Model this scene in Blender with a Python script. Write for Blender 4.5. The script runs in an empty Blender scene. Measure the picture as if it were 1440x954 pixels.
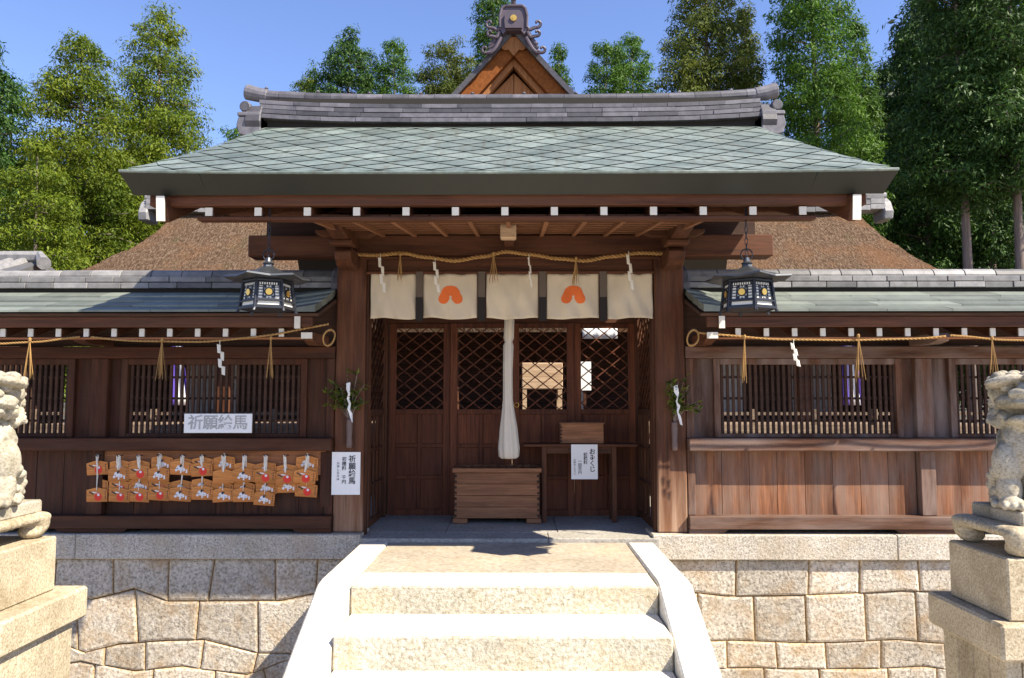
import bpy, bmesh, math, random
import numpy as np
from mathutils import Vector, Matrix, noise as mnoise

S = bpy.context.scene
C = S.collection
R = math.radians

# ------------------------------------------------------------------ camera
FPX, PITCH, YAW, CAMX, CAMZ = 1080.0, R(4.5), R(0.48), 0.08, 1.29
cam_d = bpy.data.cameras.new('camera')
cam = bpy.data.objects.new('camera', cam_d)
C.objects.link(cam)
cam.location = (CAMX, 0, CAMZ)
cam.rotation_euler = (R(90) + PITCH, 0, YAW)
cam_d.sensor_width = 36
cam_d.lens = FPX / 1440 * 36
cam_d.clip_end = 3000
S.camera = cam

# ------------------------------------------------------------------ sky, sun, exposure
SUN_DIR = Vector((-0.84, 0.50, -1.0)).normalized()        # the way the light travels
to_sun = -SUN_DIR
W = bpy.data.worlds.new('World')
S.world = W
W.use_nodes = True
wn = W.node_tree
wn.nodes.clear()
sky = wn.nodes.new('ShaderNodeTexSky')
sky.sky_type = 'NISHITA'
sky.sun_disc = False
sky.sun_elevation = math.asin(to_sun.z)
sky.sun_rotation = math.atan2(to_sun.x, to_sun.y)
sky.altitude = 200
sky.air_density = 1.0
sky.dust_density = 0.15
sky.ozone_density = 4.0
bg = wn.nodes.new('ShaderNodeBackground')
bg.inputs['Strength'].default_value = 0.108
wo = wn.nodes.new('ShaderNodeOutputWorld')
tn = wn.nodes.new('ShaderNodeMixRGB')                       # a deeper, slightly violet blue
tn.blend_type = 'MULTIPLY'
tn.inputs[0].default_value = 1.0
tn.inputs[2].default_value = (0.98, 0.92, 1.06, 1)
wn.links.new(sky.outputs[0], tn.inputs[1])
wn.links.new(tn.outputs[0], bg.inputs['Color'])
wn.links.new(bg.outputs[0], wo.inputs['Surface'])
sd = bpy.data.lights.new('sun', 'SUN')
sd.energy = 5.0
sd.angle = R(0.5)
sd.color = (1.0, 0.915, 0.76)
so = bpy.data.objects.new('sun', sd)
C.objects.link(so)
so.rotation_euler = SUN_DIR.to_track_quat('-Z', 'Y').to_euler()
S.view_settings.view_transform = 'Standard'
S.view_settings.look = 'None'
S.view_settings.exposure = 1.2
S.view_settings.gamma = 1.0
S.view_settings.use_curve_mapping = False


def at(px, py, Y):
    """pixel of the 1440 px photograph -> (x, z) at distance Y (used to measure sizes)"""
    u, v = (px - 720) / FPX, -(py - 477) / FPX
    y = math.cos(PITCH) - v * math.sin(PITCH)
    z = math.sin(PITCH) + v * math.cos(PITCH)
    X = u * math.cos(YAW) - y * math.sin(YAW)
    D = u * math.sin(YAW) + y * math.cos(YAW)
    t = Y / D
    return CAMX + X * t, CAMZ + z * t


# ------------------------------------------------------------------ materials
def new_mat(name):
    m = bpy.data.materials.new(name)
    m.use_nodes = True
    nt = m.node_tree
    b = nt.nodes['Principled BSDF']
    return m, nt, b


def nd(nt, typ, **kw):
    n = nt.nodes.new(typ)
    for k, v in kw.items():
        setattr(n, k, v)
    return n


def coords(nt, scale, kind='Object'):
    tc = nd(nt, 'ShaderNodeTexCoord')
    mp = nd(nt, 'ShaderNodeMapping')
    mp.inputs['Scale'].default_value = scale
    nt.links.new(tc.outputs[kind], mp.inputs['Vector'])
    return mp.outputs[0]


def noise_tex(nt, vec, scale, detail=4, rough=0.55, dist=0.0):
    n = nd(nt, 'ShaderNodeTexNoise')
    n.inputs['Scale'].default_value = scale
    n.inputs['Detail'].default_value = detail
    n.inputs['Roughness'].default_value = rough
    n.inputs['Distortion'].default_value = dist
    nt.links.new(vec, n.inputs['Vector'])
    return n.outputs['Fac']


def ramp(nt, fac, stops):
    r = nd(nt, 'ShaderNodeValToRGB')
    e = r.color_ramp.elements
    while len(e) < len(stops):
        e.new(0.5)
    for k, (p, c) in enumerate(stops):
        e[k].position = p
        e[k].color = (*c, 1)
    nt.links.new(fac, r.inputs['Fac'])
    return r.outputs['Color']


def mix(nt, a, b, fac, mode='MIX'):
    m = nd(nt, 'ShaderNodeMixRGB', blend_type=mode)
    for s, v in ((m.inputs[0], fac), (m.inputs[1], a), (m.inputs[2], b)):
        if isinstance(v, (int, float)):
            s.default_value = v
        elif isinstance(v, tuple):
            s.default_value = (*v, 1)
        else:
            nt.links.new(v, s)
    return m.outputs[0]


def rng(nt, val, lo, hi, a=0.0, b=1.0):
    m = nd(nt, 'ShaderNodeMapRange')
    m.inputs['From Min'].default_value = a
    m.inputs['From Max'].default_value = b
    m.inputs['To Min'].default_value = lo
    m.inputs['To Max'].default_value = hi
    nt.links.new(val, m.inputs['Value'])
    return m.outputs[0]


def island(nt):
    return nd(nt, 'ShaderNodeNewGeometry').outputs['Random Per Island']


def objrand(nt):
    return nd(nt, 'ShaderNodeObjectInfo').outputs['Random']


def tint(nt, col, val, lo, hi):
    """scale a colour by a random value"""
    return mix(nt, col, rng(nt, val, lo, hi), 1.0, 'MULTIPLY')


def bump(nt, b, h, strength, dist=0.01):
    n = nd(nt, 'ShaderNodeBump')
    n.inputs['Strength'].default_value = strength
    n.inputs['Distance'].default_value = dist
    nt.links.new(h, n.inputs['Height'])
    nt.links.new(n.outputs[0], b.inputs['Normal'])


def wood(name, c1, c2, axis, grey=None, grey_amt=0.5, rough=0.7, var=0.25, spec=0.3):
    m, nt, b = new_mat(name)
    sc = {'x': (0.7, 14, 14), 'y': (14, 0.7, 14), 'z': (14, 14, 0.7)}[axis]
    v = coords(nt, sc)
    n1 = noise_tex(nt, v, 1.6, 7, 0.62, 0.5)
    n2 = noise_tex(nt, v, 7.0, 3, 0.6)
    col = ramp(nt, n1, [(0.3, c1), (0.7, c2)])
    col = mix(nt, col, ramp(nt, n2, [(0.35, (0.5, 0.5, 0.5)), (0.65, (1.15, 1.15, 1.15))]), 0.6, 'MULTIPLY')
    if grey:
        g = noise_tex(nt, coords(nt, {'x': (0.8, 4, 4), 'y': (4, 0.8, 4), 'z': (5, 5, 1.0)}[axis]), 1.3, 5, 0.6)
        col = mix(nt, col, grey, rng(nt, g, 0, grey_amt, 0.4, 0.72))
    col = tint(nt, col, island(nt), 1 - var, 1 + var)
    col = tint(nt, col, objrand(nt), 0.88, 1.12)
    nt.links.new(col, b.inputs['Base Color'])
    b.inputs['Roughness'].default_value = rough
    b.inputs['Specular IOR Level'].default_value = spec
    bump(nt, b, n2, 0.35, 0.004)
    return m


def granite(name, dark, mid, light, scale=55, bmp=0.5, var=0.16, stain=None, stain_amt=0.5, bscale=None):
    m, nt, b = new_mat(name)
    v = coords(nt, (1, 1, 1))
    n = noise_tex(nt, v, scale, 3, 0.7)
    col = ramp(nt, n, [(0.33, dark), (0.47, mid), (0.64, light)])
    big = noise_tex(nt, v, 1.7, 5, 0.6)
    col = mix(nt, col, ramp(nt, big, [(0.3, (0.78, 0.76, 0.72)), (0.7, (1.1, 1.08, 1.05))]), 1.0, 'MULTIPLY')
    if stain:
        s = noise_tex(nt, v, 3.1, 6, 0.65, 0.4)
        col = mix(nt, col, stain, rng(nt, s, 0, stain_amt, 0.47, 0.7))
    col = tint(nt, col, island(nt), 1 - var, 1 + var)
    nt.links.new(col, b.inputs['Base Color'])
    b.inputs['Roughness'].default_value = 0.85
    b.inputs['Specular IOR Level'].default_value = 0.25
    h = noise_tex(nt, v, bscale or scale * 0.6, 4, 0.7)
    bump(nt, b, h, bmp, 0.012)
    return m


def plain(name, col, rough=0.6, metal=0.0, var=0.08, nscale=9.0, spec=0.4, bmp=0.0, emit=None):
    m, nt, b = new_mat(name)
    v = coords(nt, (1, 1, 1))
    n = noise_tex(nt, v, nscale, 5, 0.6)
    c = mix(nt, tuple(x * (1 - var * 1.6) for x in col), tuple(min(1, x * (1 + var)) for x in col), n)
    c = tint(nt, c, island(nt), 1 - var, 1 + var)
    nt.links.new(c, b.inputs['Base Color'])
    b.inputs['Roughness'].default_value = rough
    b.inputs['Metallic'].default_value = metal
    b.inputs['Specular IOR Level'].default_value = spec
    if bmp:
        bump(nt, b, noise_tex(nt, v, nscale * 5, 4), bmp, 0.006)
    return m


def leafy(name, c1, c2, trans=0.35, rough=0.6):
    m, nt, b = new_mat(name)
    r = island(nt)
    big = noise_tex(nt, coords(nt, (1, 1, 1)), 0.55, 3, 0.6)
    c = mix(nt, c1, c2, r)
    c = mix(nt, c, ramp(nt, big, [(0.3, (0.62, 0.72, 0.7)), (0.7, (1.25, 1.15, 0.95))]), 1.0, 'MULTIPLY')
    c = tint(nt, c, objrand(nt), 0.85, 1.15)
    nt.links.new(c, b.inputs['Base Color'])
    b.inputs['Roughness'].default_value = rough
    b.inputs['Specular IOR Level'].default_value = 0.25
    t = nd(nt, 'ShaderNodeBsdfTranslucent')
    nt.links.new(c, t.inputs['Color'])
    ms = nd(nt, 'ShaderNodeMixShader')
    ms.inputs[0].default_value = trans
    nt.links.new(b.outputs[0], ms.inputs[1])
    nt.links.new(t.outputs[0], ms.inputs[2])
    nt.links.new(ms.outputs[0], nt.nodes['Material Output'].inputs['Surface'])
    return m


def bark_thatch():
    m, nt, b = new_mat('bark_thatch')
    v = coords(nt, (1, 1, 1))
    vs = coords(nt, (3.0, 1.0, 1.0))
    n = noise_tex(nt, vs, 11, 5, 0.75)
    col = ramp(nt, n, [(0.3, (0.028, 0.018, 0.011)), (0.5, (0.115, 0.070, 0.042)), (0.7, (0.27, 0.19, 0.13))])
    big = noise_tex(nt, v, 0.9, 5, 0.65)
    col = mix(nt, col, (0.21, 0.10, 0.045), rng(nt, big, 0, 0.6, 0.48, 0.68))
    nt.links.new(col, b.inputs['Base Color'])
    b.inputs['Roughness'].default_value = 0.95
    b.inputs['Specular IOR Level'].default_value = 0.1
    moss = noise_tex(nt, coords(nt, (1.6, 0.5, 0.5)), 1.1, 6, 0.7)
    col = mix(nt, col, (0.075, 0.080, 0.032), rng(nt, moss, 0, 0.6, 0.56, 0.72))
    nt.links.new(col, b.inputs['Base Color'])
    bump(nt, b, n, 1.0, 0.06)
    return m


def copper_plate():
    m, nt, b = new_mat('copper_patina')
    v = coords(nt, (1, 1, 1))
    col = ramp(nt, noise_tex(nt, v, 2.6, 6, 0.65), [(0.3, (0.085, 0.110, 0.098)), (0.5, (0.135, 0.165, 0.148)), (0.72, (0.195, 0.225, 0.20))])
    run = noise_tex(nt, coords(nt, (9, 0.9, 0.9)), 1.4, 5, 0.6)
    col = mix(nt, col, (0.085, 0.085, 0.065), rng(nt, run, 0, 0.65, 0.5, 0.72))
    spot = noise_tex(nt, v, 26, 3, 0.6)
    col = mix(nt, col, ramp(nt, spot, [(0.35, (0.8, 0.8, 0.8)), (0.65, (1.12, 1.12, 1.12))]), 1.0, 'MULTIPLY')
    col = tint(nt, col, island(nt), 0.80, 1.20)
    nt.links.new(col, b.inputs['Base Color'])
    nt.links.new(rng(nt, run, 0.42, 0.7), b.inputs['Roughness'])
    bump(nt, b, noise_tex(nt, v, 5, 3), 0.25, 0.01)
    return m


M = {}
GW1, GW2 = (0.034, 0.0102, 0.0036), (0.106, 0.0345, 0.0125)
for ax in 'xyz':
    M['gate_' + ax] = wood('gate_wood_' + ax, GW1, GW2, ax, (0.115, 0.052, 0.026), 0.4)
    M['shade_' + ax] = wood('shaded_wood_' + ax, (0.026, 0.0075, 0.0028), (0.072, 0.021, 0.0075), ax, (0.085, 0.043, 0.023), 0.4, rough=0.75)  # fence wood darkened in colour for the shaded left side
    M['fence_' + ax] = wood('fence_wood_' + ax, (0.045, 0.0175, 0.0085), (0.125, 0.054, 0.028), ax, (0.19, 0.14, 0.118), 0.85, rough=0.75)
M['door_wood'] = wood('door_wood', (0.070, 0.019, 0.0075), (0.165, 0.050, 0.019), 'z', var=0.2)
pm_ = wood('pillar_wood', GW1, GW2, 'z', (0.15, 0.068, 0.034), 0.4)
pn_ = pm_.node_tree
pb_ = pn_.nodes['Principled BSDF']
src_ = pb_.inputs['Base Color'].links[0].from_socket
sp_ = nd(pn_, 'ShaderNodeSeparateXYZ')
tc_ = nd(pn_, 'ShaderNodeTexCoord')
pn_.links.new(tc_.outputs['Object'], sp_.inputs[0])
streak = noise_tex(pn_, coords(pn_, (16, 16, 0.8)), 1.2, 5, 0.6)
hgt = nd(pn_, 'ShaderNodeMath', operation='MULTIPLY_ADD')
pn_.links.new(streak, hgt.inputs[0])
hgt.inputs[1].default_value = -0.9
pn_.links.new(sp_.outputs['Z'], hgt.inputs[2])
pale = ramp(pn_, streak, [(0.35, (0.24, 0.115, 0.058)), (0.65, (0.40, 0.26, 0.17))])
pn_.links.new(mix(pn_, src_, pale, rng(pn_, hgt.outputs[0], 0.85, 0.0, -0.45, 0.30)), pb_.inputs['Base Color'])
M['pillar'] = pm_
M['dark_x'] = wood('dark_wood', (0.035, 0.016, 0.010), (0.075, 0.036, 0.022), 'x', rough=0.8)
M['shade_board'] = wood('shaded_board', (0.026, 0.0075, 0.0028), (0.076, 0.023, 0.008), 'z', (0.075, 0.040, 0.023), 0.4, var=0.25)  # darker copy of the lower boards, shade put into the colour
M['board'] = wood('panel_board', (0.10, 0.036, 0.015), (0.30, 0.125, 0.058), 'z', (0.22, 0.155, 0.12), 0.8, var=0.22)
M['box_wood'] = wood('offering_box_wood', (0.20, 0.082, 0.036), (0.30, 0.135, 0.062), 'x', var=0.14)
M['rack'] = wood('rack_wood', (0.22, 0.085, 0.035), (0.38, 0.16, 0.07), 'x', var=0.1)
M['plaque'] = wood('plaque_wood', (0.50, 0.17, 0.038), (0.64, 0.26, 0.07), 'x', var=0.12)
M['lit_wood'] = wood('pale_wood', (0.34, 0.22, 0.13), (0.52, 0.37, 0.24), 'x', var=0.15)
M['bark_orange'] = plain('orange_bark_edge', (0.20, 0.066, 0.018), 0.9, var=0.45, nscale=14, spec=0.1, bmp=0.6)
M['veranda'] = wood('veranda_wood', (0.13, 0.085, 0.055), (0.30, 0.22, 0.155), 'x', var=0.3)
M['hinoki'] = wood('golden_wood', (0.24, 0.09, 0.028), (0.40, 0.175, 0.058), 'z', var=0.15)
M['white_paint'] = plain('white_paint', (0.64, 0.59, 0.50), 0.6, var=0.12, nscale=20)
M['copper'] = copper_plate()
M['copper_seam'] = plain('copper_seam', (0.10, 0.135, 0.12), 0.6, var=0.2)
M['copper_fence'] = plain('fence_copper', (0.165, 0.182, 0.152), 0.5, var=0.3, nscale=5, spec=0.5)
M['fascia'] = plain('shaded_copper', (0.020, 0.021, 0.015), 0.5, var=0.2, nscale=4)  # eave copper, colour darkened for its shaded inward-sloping face
M['tile'] = plain('grey_tile', (0.105, 0.099, 0.110), 0.5, var=0.5, nscale=11, spec=0.45, bmp=0.25)
M['tile_pale'] = plain('pale_tile', (0.195, 0.187, 0.183), 0.6, var=0.42, nscale=11, spec=0.4, bmp=0.25)
M['oni'] = plain('purple_grey_tile', (0.085, 0.066, 0.084), 0.5, var=0.15, nscale=6)
M['thatch'] = bark_thatch()
M['granite'] = granite('granite', (0.22, 0.20, 0.17), (0.42, 0.39, 0.34), (0.60, 0.57, 0.51), 48, 0.6)
M['curb'] = granite('curb_granite', (0.20, 0.18, 0.155), (0.38, 0.345, 0.295), (0.54, 0.50, 0.44), 65, 0.7, stain=(0.36, 0.26, 0.15), stain_amt=0.4)
M['masonry'] = granite('masonry_granite', (0.20, 0.175, 0.145), (0.43, 0.385, 0.325), (0.60, 0.55, 0.48), 42, 1.0, 0.20, stain=(0.36, 0.235, 0.115), stain_amt=0.7, bscale=26)
M['mortar'] = plain('joint_earth', (0.26, 0.17, 0.09), 0.95, var=0.3, nscale=14)
M['joint_rust'] = granite('rusty_edge', (0.22, 0.15, 0.08), (0.42, 0.31, 0.19), (0.54, 0.43, 0.29), 42, 0.7)
M['riser'] = granite('chiselled_granite', (0.28, 0.24, 0.17), (0.45, 0.41, 0.325), (0.58, 0.54, 0.455), 36, 1.0, 0.06, stain=(0.46, 0.33, 0.15), stain_amt=0.45, bscale=28)
M['tread'] = granite('smooth_granite', (0.46, 0.43, 0.37), (0.62, 0.59, 0.53), (0.72, 0.70, 0.64), 60, 0.35, 0.05, stain=(0.46, 0.40, 0.30), stain_amt=0.5)
M['landing'] = granite('sandstone_slab', (0.27, 0.225, 0.17), (0.36, 0.31, 0.245), (0.44, 0.39, 0.32), 30, 0.15, 0.08, stain=(0.48, 0.34, 0.2), stain_amt=0.4)
M['floor_stone'] = granite('floor_stone', (0.20, 0.185, 0.165), (0.30, 0.28, 0.25), (0.38, 0.36, 0.33), 30, 0.2, 0.12)
M['pedestal'] = granite('pedestal_stone', (0.24, 0.195, 0.13), (0.40, 0.335, 0.235), (0.52, 0.455, 0.34), 70, 0.5, 0.08, stain=(0.15, 0.11, 0.05), stain_amt=0.6)
M['statue'] = granite('statue_stone', (0.25, 0.215, 0.155), (0.41, 0.37, 0.295), (0.50, 0.46, 0.385), 75, 0.45, 0.02, stain=(0.10, 0.085, 0.045), stain_amt=0.9)
M['cloth'] = plain('cream_cloth', (0.56, 0.465, 0.335), 0.9, var=0.09, nscale=3, spec=0.1, bmp=0.25)
M['rope_cloth'] = plain('white_cloth', (0.66, 0.585, 0.48), 0.9, var=0.06, nscale=6, spec=0.1)
M['orange'] = plain('orange_dye', (0.66, 0.13, 0.025), 0.85, var=0.06)
M['band_top'] = plain('brown_band', (0.105, 0.078, 0.058), 0.9, var=0.08)
M['band_low'] = plain('black_band', (0.018, 0.014, 0.012), 0.9, var=0.1)
M['straw'] = plain('straw', (0.33, 0.185, 0.06), 0.85, var=0.25, nscale=40)
M['old_paper'] = plain('streamer_paper', (0.66, 0.61, 0.52), 0.8, var=0.06, spec=0.1)
M['paper'] = plain('paper', (0.78, 0.77, 0.75), 0.8, var=0.03, spec=0.1)
M['ink'] = plain('ink', (0.035, 0.033, 0.035), 0.8, var=0.05)
M['grey_ink'] = plain('grey_ink', (0.40, 0.39, 0.38), 0.8, var=0.05)
M['red'] = plain('red_print', (0.66, 0.035, 0.02), 0.6, var=0.05)
M['print_white'] = plain('white_print', (0.72, 0.70, 0.70), 0.7, var=0.05)
M['cord'] = plain('white_cord', (0.72, 0.68, 0.60), 0.85, var=0.06)
M['iron'] = plain('dark_iron', (0.035, 0.037, 0.045), 0.45, 0.6, var=0.15)
M['lantern_roof'] = plain('lantern_metal', (0.10, 0.105, 0.115), 0.38, 0.75, var=0.12)
M['gold'] = plain('gilt', (0.75, 0.45, 0.10), 0.35, 0.8, var=0.05)
M['lantern_paper'] = plain('lantern_panel', (0.70, 0.68, 0.60), 0.7, var=0.04)
M['purple'] = plain('purple_cloth', (0.10, 0.055, 0.36), 0.85, var=0.08)
M['bamboo'] = plain('vase_bamboo', (0.13, 0.085, 0.075), 0.5, var=0.15)
M['gravel'] = granite('pale_gravel', (0.26, 0.24, 0.21), (0.40, 0.37, 0.33), (0.5, 0.47, 0.42), 22, 0.7)
M['earth'] = granite('forest_floor', (0.04, 0.035, 0.02), (0.07, 0.06, 0.035), (0.11, 0.09, 0.05), 4, 0.5)
M['plaster'] = plain('plaster', (0.70, 0.68, 0.62), 0.9, var=0.05)
M['black'] = plain('gap_shade', (0.02, 0.017, 0.014), 0.9)  # near-black that paints the shade in open gaps
M['trunk'] = wood('tree_bark', (0.13, 0.095, 0.075), (0.30, 0.235, 0.20), 'z', var=0.2, rough=0.9)
M['leaf_yellow'] = leafy('leaf_yellow', (0.070, 0.125, 0.008), (0.20, 0.245, 0.018))
M['leaf_green'] = leafy('leaf_green', (0.038, 0.095, 0.012), (0.10, 0.19, 0.022))
M['leaf_dark'] = leafy('leaf_dark', (0.018, 0.052, 0.010), (0.062, 0.125, 0.02), 0.2)
M['leaf_shaded'] = leafy('leaf_shaded', (0.010, 0.026, 0.008), (0.028, 0.055, 0.014), 0.05)  # deep shade of the far wood put into the leaf colour
M['leaf_brown'] = leafy('leaf_brown', (0.06, 0.09, 0.014), (0.125, 0.145, 0.024))
M['leaf_sakaki'] = leafy('leaf_sakaki', (0.03, 0.055, 0.01), (0.19, 0.21, 0.03), 0.2, 0.35)


# ------------------------------------------------------------------ mesh helpers
class MB:
    def __init__(s):
        s.v, s.f, s.m = [], [], []

    def add(s, vs, fs, m=0):
        o = len(s.v)
        s.v += [tuple(v) for v in vs]
        for f in fs:
            s.f.append(tuple(o + i for i in f))
            s.m.append(m)

    def box(s, x0, x1, y0, y1, z0, z1, m=0):
        x0, x1 = min(x0, x1), max(x0, x1)
        y0, y1 = min(y0, y1), max(y0, y1)
        z0, z1 = min(z0, z1), max(z0, z1)
        s.add([(x0, y0, z0), (x1, y0, z0), (x1, y1, z0), (x0, y1, z0), (x0, y0, z1), (x1, y0, z1), (x1, y1, z1), (x0, y1, z1)],
              [(0, 3, 2, 1), (4, 5, 6, 7), (0, 1, 5, 4), (1, 2, 6, 5), (2, 3, 7, 6), (3, 0, 4, 7)], m)
        return s

    def beam(s, p0, p1, w, h, m=0, up=(0, 0, 1)):
        p0, p1 = Vector(p0), Vector(p1)
        d = (p1 - p0).normalized()
        side = d.cross(Vector(up))
        if side.length < 1e-4:
            side = Vector((1, 0, 0))
        side.normalize()
        u = side.cross(d)
        vs = []
        for p in (p0, p1):
            for a, b in ((-1, -1), (1, -1), (1, 1), (-1, 1)):
                vs.append(p + side * a * w / 2 + u * b * h / 2)
        s.add(vs, [(0, 1, 2, 3), (7, 6, 5, 4), (0, 4, 5, 1), (1, 5, 6, 2), (2, 6, 7, 3), (3, 7, 4, 0)], m)
        return s

    def prism(s, poly, plane, a0, a1, m=0):
        """poly of 2-D points in 'xz' (extruded along y), 'yz' (along x) or 'xy' (along z)"""
        def P(p, a):
            return {'xz': (p[0], a, p[1]), 'yz': (a, p[0], p[1]), 'xy': (p[0], p[1], a)}[plane]
        n = len(poly)
        vs = [P(p, a0) for p in poly] + [P(p, a1) for p in poly]
        fs = [tuple(range(n)), tuple(range(2 * n - 1, n - 1, -1))]
        for i in range(n):
            j = (i + 1) % n
            fs.append((i, i + n, j + n, j))
        s.add(vs, fs, m)
        return s

    def tube(s, pts, r, n=8, m=0, caps=True, closed=False):
        pts = [Vector(p) for p in pts]
        k = len(pts)
        rs = r if isinstance(r, (list, tuple)) else [r] * k
        vs, fs = [], []
        up = Vector((0.13, 0.21, 0.97))
        for i, p in enumerate(pts):
            if closed:
                d = pts[(i + 1) % k] - pts[i - 1]
            else:
                d = pts[min(i + 1, k - 1)] - pts[max(i - 1, 0)]
            d.normalize()
            a = d.cross(up)
            if a.length < 0.05:
                a = d.cross(Vector((1, 0, 0)))
            a.normalize()
            b = a.cross(d)
            for j in range(n):
                t = 2 * math.pi * j / n
                vs.append(p + (a * math.cos(t) + b * math.sin(t)) * rs[i])
        for i in range(k if closed else k - 1):
            i2 = (i + 1) % k
            for j in range(n):
                j2 = (j + 1) % n
                fs.append((i * n + j, i2 * n + j, i2 * n + j2, i * n + j2))
        if caps and not closed:
            fs.append(tuple(range(n)))
            fs.append(tuple(range(k * n - 1, (k - 1) * n - 1, -1)))
        s.add(vs, fs, m)
        return s

    def lathe(s, prof, c=(0, 0, 0), n=16, m=0, ph=0.0, fold=0.0, folds=7):
        vs, fs = [], []
        for (r, z) in prof:
            for j in range(n):
                t = 2 * math.pi * j / n + ph
                rr = r * (1 + fold * math.cos(folds * t + z * 3))
                vs.append((c[0] + rr * math.cos(t), c[1] + rr * math.sin(t), c[2] + z))
        k = len(prof)
        for i in range(k - 1):
            for j in range(n):
                j2 = (j + 1) % n
                fs.append((i * n + j, i * n + j2, (i + 1) * n + j2, (i + 1) * n + j))
        fs.append(tuple(range(n - 1, -1, -1)))
        fs.append(tuple(range((k - 1) * n, k * n)))
        s.add(vs, fs, m)
        return s

    def grid(s, rows, m=0, flip=False):
        n = len(rows[0])
        vs = [p for r in rows for p in r]
        fs = []
        for i in range(len(rows) - 1):
            for j in range(n - 1):
                q = (i * n + j, i * n + j + 1, (i + 1) * n + j + 1, (i + 1) * n + j)
                fs.append(q[::-1] if flip else q)
        s.add(vs, fs, m)
        return s

    def xf(s, mat):
        s.v = [tuple(mat @ Vector(v)) for v in s.v]
        return s

    def build(s, name, mats, parent=None, loc=None, bevel=0.0, smooth=False, fix=True):
        me = bpy.data.meshes.new(name)
        if parent is not None:
            o0 = root_loc(parent)
        else:
            o0 = Vector(loc) if loc else Vector((0, 0, 0))
        me.from_pydata([(v[0] - o0.x, v[1] - o0.y, v[2] - o0.z) for v in s.v], [], s.f)
        for mm in (mats if isinstance(mats, (list, tuple)) else [mats]):
            me.materials.append(M[mm] if isinstance(mm, str) else mm)
        me.polygons.foreach_set('material_index', s.m)
        if smooth:
            me.polygons.foreach_set('use_smooth', [True] * len(s.f))
        if fix:
            bm = bmesh.new()
            bm.from_mesh(me)
            bmesh.ops.recalc_face_normals(bm, faces=bm.faces)
            bm.to_mesh(me)
            bm.free()
        me.update()
        o = bpy.data.objects.new(name, me)
        C.objects.link(o)
        if parent is not None:
            o.parent = parent
        else:
            o.location = o0
        if bevel:
            md = o.modifiers.new('edge_wear', 'BEVEL')
            md.width = bevel
            md.segments = 1
            md.limit_method = 'ANGLE'
            md.angle_limit = R(50)
        return o


def root_loc(o):
    l = Vector((0, 0, 0))
    while o is not None:
        l += Vector(o.location)
        o = o.parent
    return l


def tag(o, label, cat, group=None, kind=None):
    o['label'] = label
    o['category'] = cat
    if group:
        o['group'] = group
    if kind:
        o['kind'] = kind
    return o


def thing(name, loc, label, cat, group=None):
    o = bpy.data.objects.new(name, None)
    o.empty_display_size = 0.1
    C.objects.link(o)
    o.location = loc
    return tag(o, label, cat, group)


def structure(o, label=None, cat=None):
    o['kind'] = 'structure'
    if label:
        tag(o, label, cat)
    return o


def copy_tree(o, parent=None):
    c = o.copy()
    C.objects.link(c)
    c.parent = parent
    for ch in o.children:
        copy_tree(ch, c)
    return c


def lattice(mb, a0, a1, b0, b1, slope, step, w, put, m=0):
    """crossing diagonal bars clipped to the rectangle; put(a, b, layer) -> 3-D point"""
    for layer, sgn in ((0, 1), (1, -1)):
        s = slope * sgn
        dz = step * math.sqrt(1 + slope * slope)
        lo = min(b0 - s * a0, b0 - s * a1, b1 - s * a0, b1 - s * a1)
        hi = max(b0 - s * a0, b0 - s * a1, b1 - s * a0, b1 - s * a1)
        c = lo + dz / 2
        while c < hi:
            ps = []
            for a in (a0, a1):
                b = s * a + c
                if b0 <= b <= b1:
                    ps.append((a, b))
            for b in (b0, b1):
                a = (b - c) / s
                if a0 < a < a1:
                    ps.append((a, b))
            if len(ps) >= 2:
                ps.sort()
                mb.beam(put(*ps[0], layer), put(*ps[-1], layer), w, 0.014, m, up=put(0, 0, 1) - put(0, 0, 0))
            c += dz


def text_mesh(txt, size, x, z, y, bold=0.0, spacing=1.0, vertical=False):
    """lettering facing the viewer, as an MB; (x, z) is its centre"""
    cu = bpy.data.curves.new('lettering', 'FONT')
    cu.body = '\n'.join(txt) if vertical else txt
    cu.size = size
    cu.align_x = 'CENTER'
    cu.align_y = 'CENTER'
    cu.extrude = 0.0008
    cu.offset = bold
    cu.space_line = spacing
    if not vertical:
        cu.space_character = spacing
    o = bpy.data.objects.new('lettering', cu)
    C.objects.link(o)
    dg = bpy.context.evaluated_depsgraph_get()
    me = bpy.data.meshes.new_from_object(o.evaluated_get(dg))
    mb = MB()
    mb.add([(x + v.co.x, y - v.co.z, z + v.co.y) for v in me.vertices], [tuple(p.vertices) for p in me.polygons])
    bpy.data.objects.remove(o)
    bpy.data.curves.remove(cu)
    bpy.data.meshes.remove(me)
    return mb


def merge(*mbs):
    a = MB()
    for b in mbs:
        o = len(a.v)
        a.v += b.v
        a.f += [tuple(o + i for i in f) for f in b.f]
        a.m += b.m
    return a


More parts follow.
